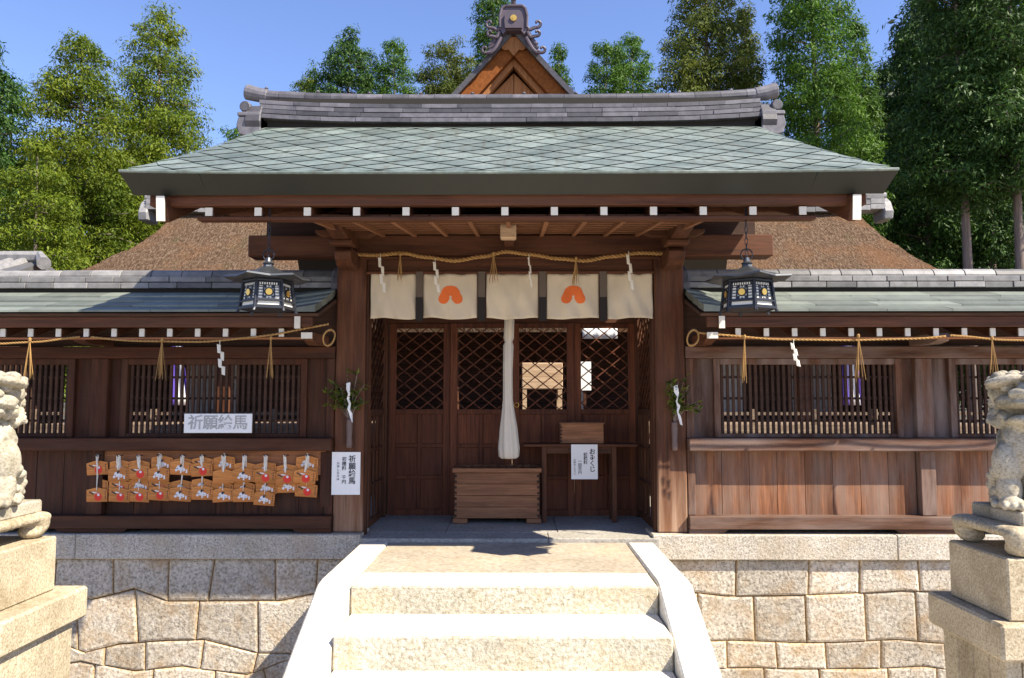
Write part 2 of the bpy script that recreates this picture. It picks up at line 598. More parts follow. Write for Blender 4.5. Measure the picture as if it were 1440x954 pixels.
def sculpt(blobs, name, mat_, parent, loc, voxel=0.012, rot=0.0, rough=0.004, seed=0.0, groove=None):
    """one continuous carved body: overlapping ellipsoids / tapered limbs fused by a voxel remesh"""
    raw = MB()
    ball = MB().lathe([(math.sin(math.pi * i / 14), -math.cos(math.pi * i / 14)) for i in range(1, 14)], n=18)
    cube = MB().box(-1, 1, -1, 1, -1, 1)
    for b in blobs:
        mt = Matrix.Translation(Vector(b[0]))
        if len(b) > 2:
            mt = mt @ b[2].to_4x4()
        mt = mt @ Matrix.Diagonal((*b[1], 1))
        src = cube if len(b) > 3 else ball
        raw.add([mt @ Vector(q) for q in src.v], src.f)
    me = bpy.data.meshes.new('raw')
    me.from_pydata(raw.v, [], raw.f)
    o = bpy.data.objects.new('raw', me)
    C.objects.link(o)
    md = o.modifiers.new('r', 'REMESH')
    md.mode = 'VOXEL'
    md.voxel_size = voxel
    md2 = o.modifiers.new('s', 'SMOOTH')
    md2.iterations = 1
    md2.factor = 0.3
    dg = bpy.context.evaluated_depsgraph_get()
    me2 = bpy.data.meshes.new_from_object(o.evaluated_get(dg))
    bpy.data.objects.remove(o)
    bpy.data.meshes.remove(me)
    rm = Matrix.Rotation(rot, 3, 'Z')
    nor = [v.normal.copy() for v in me2.vertices]
    for v, vn in zip(me2.vertices, nor):
        n = mnoise.noise(Vector(v.co) * 14 + Vector((seed, 0, 0))) + 0.5 * mnoise.noise(Vector(v.co) * 40)
        gr_ = groove(v.co) if groove else 0.0
        v.co = rm @ (v.co + vn * (n * rough + gr_))
    me2.name = name
    me2.materials.clear()
    me2.materials.append(M[mat_])
    me2.polygons.foreach_set('use_smooth', [True] * len(me2.polygons))
    o2 = bpy.data.objects.new(name, me2)
    C.objects.link(o2)
    if parent is not None:
        o2.parent = parent
    o2.location = loc
    return o2


# ------------------------------------------------------------------ ground
g = MB()
g.add([(-400, -300, -1.75), (400, -300, -1.75), (400, 7.4, -1.75), (-400, 7.4, -1.75)], [(0, 1, 2, 3)])
structure(g.build('ground', 'gravel'), 'pale gravel ground below the stone steps', 'ground')
g = MB()
g.add([(-400, 7.6, -0.01), (400, 7.6, -0.01), (400, 14.4, -0.01), (-400, 14.4, -0.01)], [(0, 1, 2, 3)])
structure(g.build('courtyard', 'gravel'), 'pale gravel courtyard behind the gate', 'courtyard')
g = MB()
g.add([(-900, 14.4, -0.01), (900, 14.4, -0.01), (900, 1800, -0.01), (-900, 1800, -0.01)], [(0, 1, 2, 3)])
structure(g.build('forest_floor', 'earth'), 'dark earth floor under the cedars', 'ground')

# ------------------------------------------------------------------ stone steps with landing
st = thing('stone_steps', (-0.02, 5.3, -1.75), 'pale granite steps with sloping side stones climbing to the gate', 'steps')
SX = -0.02
edges = [(5.44, 0.0), (4.94, -0.19), (4.45, -0.40), (3.97, -0.61), (3.50, -0.82), (3.02, -1.03), (2.55, -1.24), (2.08, -1.45), (1.6, -1.62)]
for k, (ye, ze) in enumerate(edges):
    yb = 5.86 if k == 0 else edges[k - 1][0] + 0.03
    zb = edges[k + 1][1] if k + 1 < len(edges) else -1.75
    mb = MB()
    mb.box(SX - 1.068, SX + 1.068, ye, yb, zb - 0.012, ze)
    o = mb.build('step', ['riser', 'tread'], st, bevel=0.012)
    for p in o.data.polygons:
        if p.normal.z > 0.7:
            p.material_index = 1
mb = MB()
mb.box(SX - 1.068, SX + 1.068, 5.866, 7.08, -0.2, -0.002)
mb.build('landing', 'landing', st, bevel=0.006)
for s in (-1, 1):
    xi, xo = SX + s * 1.075, SX + s * 1.315
    poly = [(7.02, 0.012), (5.60, 0.012), (5.50, 0.0), (1.75, -1.72), (1.75, -1.76), (7.02, -1.76)]
    mb = MB().prism(poly, 'yz', min(xi, xo), max(xi, xo))
    mb.build('side_stone', 'tread', st, bevel=0.014)

# ------------------------------------------------------------------ stone base walls


def masonry(sx, x_from, x_to, label, rows, seed, wild):
    rnd = random.Random(seed)
    t = thing('stone_wall', (sx * (x_from + x_to) / 2, 7.15, -1.75), label, 'stone wall')
    backing = MB().box(sx * x_from, sx * x_to, 7.20, 7.5, -1.75, -0.16)
    backing.build('joint_bed', 'mortar', t)
    zs = [-0.165]
    for h, _ in rows:
        zs.append(zs[-1] - h)
    # joints shared by neighbours so that the courses lock together
    mb = MB()

    knots = []
    for i in range(len(zs)):
        kx, kz = [x_from - 0.2], [zs[i]]
        while kx[-1] < x_to + 0.8:
            kx.append(kx[-1] + rnd.uniform(0.32, 0.6))
            kz.append(zs[i] + (0 if i == 0 else rnd.uniform(-1, 1) * wild))
        knots.append((kx, kz))

    def zline(i, x):
        return float(np.interp(x, *knots[i]))

    def between(i, a, b):
        return [q for q in knots[i][0] if a + 0.03 < q < b - 0.03]
    for i, (h, xs) in enumerate(rows):
        xs = list(xs)
        while xs[-1] < x_to:
            xs.append(xs[-1] + rnd.uniform(0.42, 0.62))
        tops = [x + rnd.uniform(-1, 1) * wild * 0.5 for x in xs]
        bots = [x + rnd.uniform(-1, 1) * wild * 0.5 for x in xs]
        for k in range(len(xs) - 1):
            up = [tops[k]] + between(i, tops[k], tops[k + 1]) + [tops[k + 1]]
            dn = [bots[k]] + between(i + 1, bots[k], bots[k + 1]) + [bots[k + 1]]
            poly = [(q, zline(i, q)) for q in up] + [(q, zline(i + 1, q)) for q in reversed(dn)]
            c = Vector((sum(p[0] for p in poly) / len(poly), sum(p[1] for p in poly) / len(poly)))
            dep = rnd.uniform(0, 0.012)

            def inset(d):
                out = []
                for p in poly:
                    v = Vector(p) - c
                    out.append(c + v * max(0.2, 1 - d / max(abs(v.x), abs(v.y), 0.08)))
                return out
            rings = [(0.001, 7.215), (0.003, 7.170 + dep), (0.012, 7.159 + dep), (0.030, 7.152 + dep)]
            vs, fs, n = [], [], len(poly)
            for d, y in rings:
                vs += [(sx * q.x, y, q.y) for q in inset(d)]
            ms = []
            for a in range(len(rings) - 1):
                for j in range(n):
                    fs.append((a * n + j, a * n + (j + 1) % n, (a + 1) * n + (j + 1) % n, (a + 1) * n + j))
                    ms.append(1 if a < 2 else 0)
            fs.append(tuple(range((len(rings) - 1) * n, len(rings) * n)))
            ms.append(0)
            o = len(mb.v)
            mb.v += vs
            mb.f += [tuple(o + q for q in f) for f in fs]
            mb.m += ms
    mb.build('masonry', ['masonry', 'joint_rust'], t)
    x = x_from
    curb = MB()
    while x < x_to:
        x2 = min(x_to, x + rnd.uniform(2.2, 3.2))
        curb.box(sx * x, sx * (x2 - 0.004), 7.10, 7.52, -0.16, 0.062)
        x = x2
    curb.build('curb', 'curb', t, bevel=0.008)
    return t


masonry(-1, 1.36, 8.6, 'irregular granite base wall under the left fence, partly shaded', [(0.33, [1.36, 1.78, 2.12, 2.75, 3.14, 3.66]), (0.45, [1.36, 1.72, 2.30, 2.86, 3.40, 3.95]), (0.19, [1.36, 1.95, 2.32, 2.78, 3.30, 3.72]), (0.26, [1.36, 1.70, 2.22, 2.70, 3.22]), (0.36, [1.36, 1.9])], 5, 0.075)
masonry(1, 1.30, 8.6, 'granite base wall in level courses under the right fence', [(0.30, [1.30, 2.06, 2.72, 3.18, 3.72, 4.1]), (0.43, [1.30, 1.72, 2.22, 2.68, 3.22, 3.68]), (0.24, [1.30, 1.95, 2.42, 2.86, 3.36]), (0.22, [1.30, 1.66, 2.3, 2.8]), (0.41, [1.30, 1.95])], 11, 0.03)

# ------------------------------------------------------------------ the gate
GY = 7.8                                   # centre line of the gate roof
gate = thing('shrine_gate', (0, 7.8, 0), 'dark wooden shrine gate with green copper diamond tiled roof', 'gate')
# stone floor of the passage
for x0, x1, y0, y1 in ((-1.7, -0.62, 7.43, 8.6), (-0.616, 0.45, 7.43, 8.6), (0.454, 1.7, 7.43, 8.6), (-1.36, 0.35, 7.09, 7.425), (0.354, 1.36, 7.09, 7.425)):
    MB().box(x0, x1, y0, y1, -0.3, 0.03 + 0.003 * (x0 > 0)).build('floor_slab', 'floor_stone', gate, bevel=0.006)
for s in (-1, 1):
    mb = MB().box(s * 1.365, s * 1.640, 7.20, 7.47, 0.066, 2.64)
    mb.build('pillar', 'pillar', gate, bevel=0.012)
    MB().box(s * 1.35, s * 1.47, 8.36, 8.50, 0.034, 3.0).build('rear_pillar', 'gate_z', gate, bevel=0.008)
    MB().box(s * 1.345, s * 1.363, 7.26, 7.34, 0.034, 2.49).build('jamb', 'gate_z', gate)
MB().box(-2.49, 2.49, 7.185, 7.40, 2.642, 2.848).build('crossbeam', 'gate_x', gate, bevel=0.01)
MB().box(-1.363, 1.363, 7.25, 7.42, 2.485, 2.640).build('lintel', 'gate_x', gate, bevel=0.006)
MB().box(-1.42, 1.42, 7.175, 7.247, 2.618, 2.638).build('lintel_rail', 'gate_x', gate, bevel=0.003)
MB().box(-1.36, 1.36, 7.2, 7.26, 2.478, 2.50).build('curtain_rail', 'gate_x', gate, bevel=0.003)
MB().box(-1.5, 1.5, 7.42, 8.6, 2.86, 2.90).build('ceiling_board', 'dark_x', gate)
MB().box(-2.40, 2.40, 7.44, 7.50, 2.85, 3.55).build('gable_board', 'dark_x', gate)  # pediment board, widened in dark wood as the deep shadow under the eave
MB().box(-1.36, 1.36, 8.38, 8.46, 2.128, 2.86).build('transom_board', 'gate_x', gate)
# bracket arms carrying the eave purlin
for s in (-1, 1):
    for kx in (-1, 1):
        pass
    x0, x1 = s * 1.43, s * 1.57
    arm = [(7.19, 2.70), (7.19, 2.84), (6.36, 2.80), (6.36, 2.76), (6.50, 2.735), (6.70, 2.712)]
    MB().prism(arm, 'yz', x0, x1).build('bracket_arm', 'gate_y', gate, bevel=0.006)
    low = [(7.19, 2.52), (7.19, 2.66), (6.86, 2.66), (6.80, 2.62), (6.82, 2.55), (6.90, 2.50), (7.03, 2.485), (7.1, 2.50)]
    MB().prism(low, 'yz', s * 1.425, s * 1.575).build('beam_nose', 'gate_y', gate, bevel=0.008)
    MB().box(s * 1.40, s * 1.60, 6.72, 6.90, 2.665, 2.712).build('bearing_block', 'gate_x', gate, bevel=0.012)
    MB().box(s * 1.42, s * 1.58, 6.36, 6.52, 2.80, 2.86).build('bearing_block', 'gate_x', gate, bevel=0.012)
    arm2 = [(s * 1.22, 2.842), (s * 1.22, 2.81), (s * 1.30, 2.775), (s * 1.70, 2.775), (s * 1.78, 2.81), (s * 1.78, 2.842)]
    MB().prism(arm2, 'xz', 6.92, 7.02).build('bracket_arm', 'gate_x', gate, bevel=0.006)
MB().box(-0.072, 0.062, 6.36, 6.46, 2.640, 2.765).build('bearing_block', 'lit_wood', gate, bevel=0.01)
MB().box(-0.05, 0.04, 6.46, 7.3, 2.72, 2.78).build('bracket_arm', 'gate_y', gate)
# purlin, soffit, rafters
MB().box(-2.40, 2.40, 6.38, 6.50, 2.862, 2.93).build('purlin', 'gate_x', gate, bevel=0.004)
MB().box(-2.334, 2.302, 5.664, 5.756, 2.634, 2.660).build('purlin', 'gate_x', gate, bevel=0.004)
sf = MB()
for k in range(10):
    x0 = -1.5 + 0.3 * k
    sf.beam((x0 + 0.15, 5.765, 2.690), (x0 + 0.15, 7.3, 2.885), 0.292, 0.015)
sf.build('soffit_board', 'gate_y', gate)
la = MB()
for k in range(11):
    x0 = -1.5 + 0.3 * k
    la.beam((x0, 5.765, 2.666), (x0, 7.3, 2.860), 0.035, 0.035)
for k in range(8):
    y = 5.85 + 0.19 * k
    la.box(-1.5, 1.5, y, y + 0.02, 2.676 + 0.127 * (y - 5.765), 2.684 + 0.127 * (y - 5.765))
la.build('soffit_batten', 'box_wood', gate)
for k in range(13):
    x = -2.247 + 0.371 * k
    o = MB().beam((x, 5.682, 2.696), (x, 7.75, 3.34), 0.057, 0.066).build('rafter', 'gate_y', gate, bevel=0.003)
    MB().box(x - 0.026, x + 0.026, 5.660, 5.672, 2.666, 2.728).build('white_tip', 'white_paint', o)
MB().box(-2.683, 2.669, 5.636, 5.71, 2.737, 2.824).build('eave_board', 'gate_x', gate, bevel=0.004)
for s in (-1, 1):
    o = MB().beam((s * 2.554, 5.59, 2.69), (s * 2.50, 7.8, 3.72), 0.056, 0.185).build('bargeboard', 'gate_y', gate, bevel=0.004)
    MB().prism([(s * 2.524, 2.782), (s * 2.584, 2.782), (s * 2.575, 2.595), (s * 2.515, 2.595)], 'xz', 5.525, 5.537).build('white_tip', 'white_paint', o)

# roof: solid body, then lapped diamond plates on the front


def rz(t):
    return 4.06 - 1.126 * (t * (1.09 - 0.09 * t))


def rw(t):
    return 2.52 + 0.305 * (0.8 * t + 0.2 * t ** 2)


def rpt(x, t, side=-1, off=0.0):
    y = GY + side * (0.17 + 2.18 * t)
    z = rz(t) + 0.022 * (abs(x) / 3.0) ** 4 * t + off
    return (x, y, z)


NT = 12
body = MB()
for side in (-1, 1):
    top, bot = [], []
    for i in range(NT + 1):
        t = i / NT
        w = rw(t)
        top.append([rpt(w * (-1 + 2 * j / 20), t, side, -0.012) for j in range(21)])
        w2 = w - 0.045
        bot.append([(w2 * (-1 + 2 * j / 20), GY + side * (0.17 + 2.03 * t), rz(t) - 0.128) for j in range(21)])
    body.grid(top, 0, flip=(side == 1))
    body.grid(bot, 1, flip=(side == -1))
    body.grid([top[-1], bot[-1]], 1)                                 # front face of the eave
    for j in (0, 20):
        body.grid([[r[j] for r in top], [r[j] for r in bot]], 1)
body.box(-2.5, 2.5, GY - 0.175, GY + 0.175, 3.9, 4.055, 1)
roof = body.build('roof', ['copper_seam', 'fascia'], gate, fix=False)
DX, NR = 0.38, 13
dt = 1.0 / NR
for side in (-1, 1):
    dia = MB()
    for r in range(-1, NR + 1):
        for k in range(-10, 11):
            xc = k * DX + (DX / 2 if r % 2 else 0)
            tc = (r + 0.5) * dt
            pts = [(xc, tc - dt), (xc + DX / 2, tc), (xc, tc + dt), (xc - DX / 2, tc)]
            sh = 0.984
            vs = []
            for q, (x, t) in enumerate(pts):
                x = xc + (x - xc) * sh
                t = tc + (t - tc) * sh
                t = min(1.0, max(0.0, t))
                w = rw(t)
                x = min(w, max(-w, x))
                off = (-0.004, 0.0, 0.006, 0.0)[q]
                vs.append(rpt(x, t, side, off))
            a = (Vector(vs[1]) - Vector(vs[0])).cross(Vector(vs[2]) - Vector(vs[0])).length + (Vector(vs[2]) - Vector(vs[0])).cross(Vector(vs[3]) - Vector(vs[0])).length
            if a < 0.004:
                continue
            dia.add(vs, [(0, 1, 2, 3) if side == 1 else (3, 2, 1, 0)])
    dia.build('diamond_plate', 'copper', roof, fix=False)
for side in (-1, 1):
    lip = MB()
    lip.tube([rpt(rw(1) * (-1 + 2 * j / 30), 1.0, side, -0.004) for j in range(31)], 0.011, 6)
    lip.build('eave_lip', 'copper', roof)


for k in range(6):
    xs_ = -2.3 + 0.92 * k + 0.05 * (-1) ** k
    sm = MB()
    sm.beam((xs_, 5.452, 2.925), (xs_ * 0.995, 5.598, 2.812), 0.012, 0.006, 0, up=(0, -0.6, -0.8))
    sm.build('eave_seam', 'fascia', roof)


def rcurve(x):
    a = abs(x) / 2.8
    return 0.075 * a ** 4


ridge = MB()
rr = random.Random(3)
zc = 4.105
for c, (h, d) in enumerate([(0.055, 0.195), (0.054, 0.18), (0.054, 0.165), (0.053, 0.15)]):
    x = -2.55 - 0.01 * c
    while x < 2.55:
        L = min(rr.uniform(0.26, 0.42), 2.57 - x)
        z0, z1 = zc + rcurve(x), zc + rcurve(x + L)
        e = rr.uniform(-0.004, 0.004)
        ridge.add([(x + dx, GY + sy * (d + e), zz + (z0 if dx == 0 else z1)) for zz in (0, h - 0.013) for (dx, sy) in ((0, -1), (L - 0.003, -1), (L - 0.003, 1), (0, 1))],
                  [(0, 3, 2, 1), (4, 5, 6, 7), (0, 1, 5, 4), (1, 2, 6, 5), (2, 3, 7, 6), (3, 0, 4, 7)])
        x += L
    zc += h
ridge.box(-2.5, 2.5, GY - 0.12, GY + 0.12, 4.0, 4.38, 1)
x = -2.68
n = 0
while x < 2.66:
    L = min(0.27, 2.68 - x)
    pts = [(x, GY, 4.403 + rcurve(x)), (x + L - 0.004, GY, 4.403 + rcurve(x + L))]
    ridge.tube(pts, 0.062 + 0.002 * (n % 2), 12)
    if n % 2 == 0:
        ridge.lathe([(0.012, 0), (0.022, 0.012), (0.012, 0.028)], (x + 0.12, GY, 4.463 + rcurve(x)), 8)
    x += L
    n += 1
rg = ridge.build('ridge', ['tile', 'black'], gate)
for s in (-1, 1):
    o = MB()
    o.tube([(s * 2.54, GY, 4.455), (s * 2.64, GY, 4.472), (s * 2.77, GY, 4.505)], [0.07, 0.075, 0.082], 14)
    prof = [(-0.20, 0.0), (-0.235, 0.09), (-0.21, 0.20), (-0.16, 0.30), (0.16, 0.30), (0.21, 0.20), (0.235, 0.09), (0.20, 0.0)]
    o.prism([(GY + a, 4.03 + b * 0.88) for a, b in prof], 'yz', s * 2.54, s * 2.70)
    o.tube([(s * 2.71, GY - 0.2, 4.275), (s * 2.71, GY + 0.2, 4.275)], 0.058, 12)
    o.box(s * 2.54, s * 2.78, GY - 0.22, GY + 0.22, 4.165, 4.21)
    o.prism([(s * 2.54, 4.0), (s * 2.54, 4.165), (s * 2.77, 4.165), (s * 2.79, 4.08), (s * 2.76, 3.98), (s * 2.70, 3.96)], 'xz', GY - 0.21, GY + 0.21)
    o.build('ridge_end_tile', 'tile', gate, bevel=0.01)

# doors
for k in range(4):
    x0 = -1.335 + 0.6745 * k
    x1 = x0 + 0.668
    yd = 8.40 if k in (0, 3) else 8.36
    d = MB()
    for a, b in ((x0, x0 + 0.075), (x1 - 0.075, x1)):
        d.box(a, b, yd, yd + 0.04, 0.04, 2.124)
    for a, b in ((0.04, 0.11), (1.13, 1.185), (2.07, 2.124)):
        d.box(x0 + 0.075, x1 - 0.075, yd + 0.002, yd + 0.038, a, b)
    xm = (x0 + x1) / 2
    d.box(xm - 0.020, xm + 0.020, yd + 0.004, yd + 0.03, 0.11, 1.13)
    for zz in (0.45, 0.79):
        d.box(x0 + 0.075, x1 - 0.075, yd + 0.006, yd + 0.03, zz - 0.020, zz + 0.020)
    do = d.build('door', 'door_wood', gate, bevel=0.004)
    p = MB()
    for a, b in ((x0 + 0.07, xm), (xm, x1 - 0.07)):
        for c0, c1 in ((0.1, 0.45), (0.45, 0.79), (0.79, 1.14)):
            p.box(a + 0.003, b - 0.003, yd + 0.03, yd + 0.037, c0 + 0.002, c1 - 0.002)
    p.build('door_panel', 'door_wood', do)
    l = MB()
    lattice(l, x0 + 0.075, x1 - 0.075, 1.185, 2.07, 0.80, 0.108, 0.012, lambda a, b, q: Vector((a, yd + 0.012 + 0.014 * q, b)))
    l.build('lattice', 'door_wood', do)
hd = MB()
hd.tube([(0.06 + 0.025 * math.cos(a / 8 * 2 * math.pi), 8.345, 1.23 + 0.025 * math.sin(a / 8 * 2 * math.pi)) for a in range(8)], 0.004, 5, closed=True)
hd.build('door_ring', 'gold', gate)
# lattice side walls of the passage
for s in (-1, 1):
    xw = s * 1.385
    w = MB()
    for y0, y1 in ((7.475, 7.53), (8.30, 8.358)):
        w.box(xw - 0.02, xw + 0.02, y0, y1, 0.05, 2.6)
    for z0, z1 in ((0.05, 0.12), (1.13, 1.19), (2.30, 2.36)):
        w.box(xw - 0.018, xw + 0.018, 7.53, 8.30, z0, z1)
    wo_ = w.build('side_wall', 'gate_z', gate, bevel=0.003)
    l = MB()
    lattice(l, 7.53, 8.30, 1.19, 2.30, 0.80, 0.108, 0.012, lambda a, b, q: Vector((xw + 0.007 - 0.014 * q, a, b)))
    l.build('lattice', 'gate_y', wo_)
    p = MB()
    for k in range(4):
        y = 7.53 + 0.77 * (k + 0.5) / 4
        p.box(xw - 0.012, xw + 0.012, y - 0.012, y + 0.012, 0.12, 1.13)
    for zz in (0.45, 0.79):
        p.box(xw - 0.014, xw + 0.014, 7.53, 8.30, zz - 0.012, zz + 0.012)
    p.build('slat_grid', 'gate_z', wo_)

# ------------------------------------------------------------------ roofed fences left and right of the gate


def fence(sx, label):
    rnd = random.Random(20 + sx)
    X0, X1 = 1.645, 8.3
    K = 'fence_' if sx > 0 else 'shade_'  # left gets the shade-darkened wood, right the lighter sunlit one
    t = thing('roofed_fence', (sx * 4.9, 7.3, 0.06), label, 'fence')

    def bx(mb, a, b, *r, m=0):
        mb.box(sx * a, sx * b, *r, m)
    # roof
    prof = [(7.37, 2.325), (7.17, 2.252), (6.96, 2.180), (6.75, 2.112), (6.545, 2.047)]
    rf = MB()
    for side in (1, -1):
        def PY(y):
            return y if side == 1 else 15.0 - y
        for c in range(4):
            (ya, za), (yb, zb) = prof[c], prof[c + 1]
            x = X0 + 0.02
            first = True
            while x < X1:
                L = min(rnd.uniform(0.5, 0.8) * (0.5 if first else 1), X1 - x)
                first = False
                e = rnd.uniform(0, 0.004)
                flare = [0.05 * max(0.0, 1 - (xx - X0) / 0.35) ** 2 for xx in (x, x + L)]
                rf.add([(sx * x, PY(ya), za + flare[0]), (sx * (x + L - 0.004), PY(ya), za + flare[1]), (sx * (x + L - 0.004), PY(yb) - 0.008 * side, zb + 0.012 + e + flare[1]), (sx * x, PY(yb) - 0.008 * side, zb + 0.012 + e + flare[0]),
                        (sx * x, PY(ya), za - 0.012), (sx * (x + L - 0.004), PY(ya), za - 0.012), (sx * (x + L - 0.004), PY(yb) - 0.008 * side, zb - 0.006), (sx * x, PY(yb) - 0.008 * side, zb - 0.006)],
                       [(0, 1, 2, 3), (7, 6, 5, 4), (3, 2, 6, 7), (0, 3, 7, 4), (1, 5, 6, 2)])
                x += L
    ro = rf.build('roof', 'copper_fence', t)
    ub = MB()
    ub.add([(sx * X0, 6.56, 2.030), (sx * X1, 6.56, 2.030), (sx * X1, 7.5, 2.33), (sx * X0, 7.5, 2.33), (sx * X0, 6.58, 2.005), (sx * X1, 6.58, 2.005), (sx * X1, 7.5, 2.29), (sx * X0, 7.5, 2.29)],
           [(0, 1, 2, 3), (7, 6, 5, 4), (0, 4, 5, 1), (0, 3, 7, 4), (1, 5, 6, 2)])
    ub.add([(sx * X0, 8.44, 2.030), (sx * X1, 8.44, 2.030), (sx * X1, 7.5, 2.33), (sx * X0, 7.5, 2.33), (sx * X0, 8.42, 2.005), (sx * X1, 8.42, 2.005), (sx * X1, 7.5, 2.29), (sx * X0, 7.5, 2.29)],
           [(0, 1, 2, 3), (7, 6, 5, 4), (0, 4, 5, 1), (0, 3, 7, 4), (1, 5, 6, 2)])
    ub.build('roof_board', 'dark_x', t)
    # tile ridge
    rd = MB()
    zc_ = 2.365
    for h, d in ((0.062, 0.155), (0.060, 0.14)):
        x = X0 + 0.08
        while x < X1:
            L = min(rnd.uniform(0.26, 0.36), X1 - x)
            e = rnd.uniform(-0.005, 0.005)
            rd.box(sx * x, sx * (x + L - 0.006), 7.5 - d - e, 7.5 + d + e, zc_ + e * 0.3, zc_ + h - 0.008)
            x += L
        zc_ += h
    x = X0 + 0.08
    while x < X1:
        L = min(0.30, X1 - x)
        e = rnd.uniform(-0.003, 0.003)
        rd.tube([(sx * x, 7.5, 2.487 + e), (sx * (x + L - 0.005), 7.5, 2.487 + e)], 0.078, 12)
        x += L
    bx(rd, X0 + 0.06, X1, 7.39, 7.61, 2.28, 2.364, m=1)  # black strip painting the shaded gap under the ridge
    rd.build('ridge', ['tile_pale', 'black'], t, bevel=0.004)
    re_ = MB()
    re_.prism([(7.5 + a, 2.30 + b) for a, b in ((-0.17, 0), (-0.2, 0.1), (-0.12, 0.24), (0, 0.30), (0.12, 0.24), (0.2, 0.1), (0.17, 0))], 'yz', sx * (X0 + 0.01), sx * (X0 + 0.078))
    re_.build('ridge_end_tile', 'tile', t, bevel=0.008)
    # eave
    mb = MB()
    bx(mb, X0 + 0.06, X1, 6.60, 6.64, 1.914, 2.004)
    mb.build('eave_board', 'gate_x', t, bevel=0.004)
    mb = MB()
    bx(mb, X0 + 0.06, X1, 6.66, 6.72, 1.815, 1.830)
    mb.build('purlin', 'rack', t, bevel=0.002)
    k = 0
    x = X0 + 0.34
    while x < X1:
        o = MB().beam((sx * x, 6.67, 1.868), (sx * x, 7.45, 2.15), 0.047, 0.064).build('rafter', 'gate_y', t)
        MB().box(sx * x - 0.022, sx * x + 0.022, 6.645, 6.657, 1.836, 1.905).build('white_tip', 'white_paint', o)
        x += 0.244
        k += 1
    mb = MB()
    bx(mb, X0, X1, 7.30, 7.34, 1.80, 2.30)
    mb.build('upper_board', 'dark_x', t)
    # white-tipped beam ends beside the gate
    mb = MB()
    bx(mb, X0 + 0.16, X0 + 0.205, 6.59, 6.7, 1.91, 2.0)
    o = mb.build('bargeboard', 'gate_y', t)
    mb = MB()
    bx(mb, X0 + 0.158, X0 + 0.208, 6.575, 6.587, 1.90, 2.005)
    mb.build('white_tip', 'white_paint', o)
    mb = MB()
    mb.prism([(7.2, 1.79), (7.2, 1.88), (6.66, 1.875), (6.62, 1.84), (6.66, 1.80), (6.8, 1.77)], 'yz', sx * (X0 + 0.06), sx * (X0 + 0.15))
    o = mb.build('beam_nose', 'gate_y', t, bevel=0.006)
    mb = MB()
    bx(mb, X0 + 0.06, X0 + 0.155, 6.605, 6.617, 1.815, 1.868)
    mb.build('white_tip', 'white_paint', o)
    # top beam, posts, sill beam, bottom rail
    mb = MB()
    bx(mb, X0, X1, 7.185, 7.33, 1.676, 1.786)
    mb.build('top_beam', K + 'x', t, bevel=0.006)
    mb = MB()
    bx(mb, X0, X1, 7.10, 7.30, 0.818, 0.935)
    mb.build('sill_beam', K + 'x', t, bevel=0.008)
    mb = MB()
    bx(mb, X0, X1, 7.14, 7.36, 0.105, 0.222)
    mb.build('bottom_rail', K + 'x', t, bevel=0.006)
    posts = [3.862, 6.08, 8.25]
    for px_ in posts:
        mb = MB()
        bx(mb, px_ - 0.078, px_ + 0.078, 7.20, 7.36, 0.937, 1.674)
        mb.build('post', K + 'z', t, bevel=0.006)
        mb = MB()
        bx(mb, px_ - 0.07, px_ + 0.07, 7.19, 7.33, 0.224, 0.816)
        mb.build('post', K + 'z', t, bevel=0.006)
        mb = MB()
        mb.prism([(7.2, 1.79), (7.2, 1.88), (6.72, 1.87), (6.68, 1.84), (6.72, 1.80), (6.85, 1.78)], 'yz', sx * (px_ - 0.13), sx * (px_ - 0.02))
        mb.build('bracket_arm', K + 'y', t, bevel=0.006)
    mb = MB()
    bx(mb, X0 + 0.003, X0 + 0.075, 7.21, 7.35, 0.224, 1.674)
    mb.build('post', K + 'z', t, bevel=0.005)
    # windows between posts
    spans = [(X0 + 0.075, 3.784, 1.972, 3.612), (3.940, 6.002, 4.172, 5.83), (6.158, 8.172, 6.40, 8.0)]
    for (a, b, wa, wb) in spans:
        z0, z1 = 0.972, 1.618
        for qa, qb in ((a, wa - 0.06), (wb + 0.06, b)):
            f = MB()
            bx(f, qa, qb, 7.27, 7.31, 0.937, 1.674)
            f.build('side_board', K + 'z', t)
        f = MB()
        bx(f, wa - 0.06, wa, 7.225, 7.31, 0.937, 1.674)
        bx(f, wb, wb + 0.06, 7.225, 7.31, 0.937, 1.674)
        bx(f, wa, wb, 7.23, 7.31, z1, 1.674)
        bx(f, wa, wb, 7.23, 7.31, 0.937, z0)
        wnd = f.build('window', K + 'z', t, bevel=0.004)
        l = MB()
        n = int((wb - wa) / 0.052)
        for i in range(n):
            xx = wa + (wb - wa) * (i + 0.5) / n
            l.box(sx * xx - 0.0125, sx * xx + 0.0125, 7.262, 7.285, z0, z1)
        for zz in (1.09, 1.30, 1.50):
            bx(l, wa, wb, 7.287, 7.30, zz - 0.011, zz + 0.011)
        l.build('window_bar', 'dark_x', wnd)
        pb = MB()
        x = a
        nb = 8
        for i in range(nb):
            xa, xb = a + (b - a) * i / nb, a + (b - a) * (i + 1) / nb
            bx(pb, xa + 0.0025, xb - 0.0025, 7.265 + rnd.uniform(0, 0.004), 7.30, 0.20, 0.83)
        pb.build('lower_board', 'board' if sx > 0 else 'shade_board', t)  # boards coloured brighter on the sunlit side, darker on the shaded one
    # shaped feet on the curb; a black board paints the shaded void behind
    for fx in (X0 + 0.02, 3.862, 6.08, 8.25):
        a, b = max(X0, fx - 0.34), min(X1, fx + 0.34)
        poly = [(a, 0.103), (b, 0.103), (b - 0.04 * (b < X1), 0.075), (b - 0.12 * (b < X1), 0.064), (a + 0.12 * (a > X0), 0.064), (a + 0.04 * (a > X0), 0.075)]
        MB().prism([(sx * p, q) for p, q in poly], 'xz', 7.16, 7.34).build('foot', K + 'x', t)
    mb = MB()
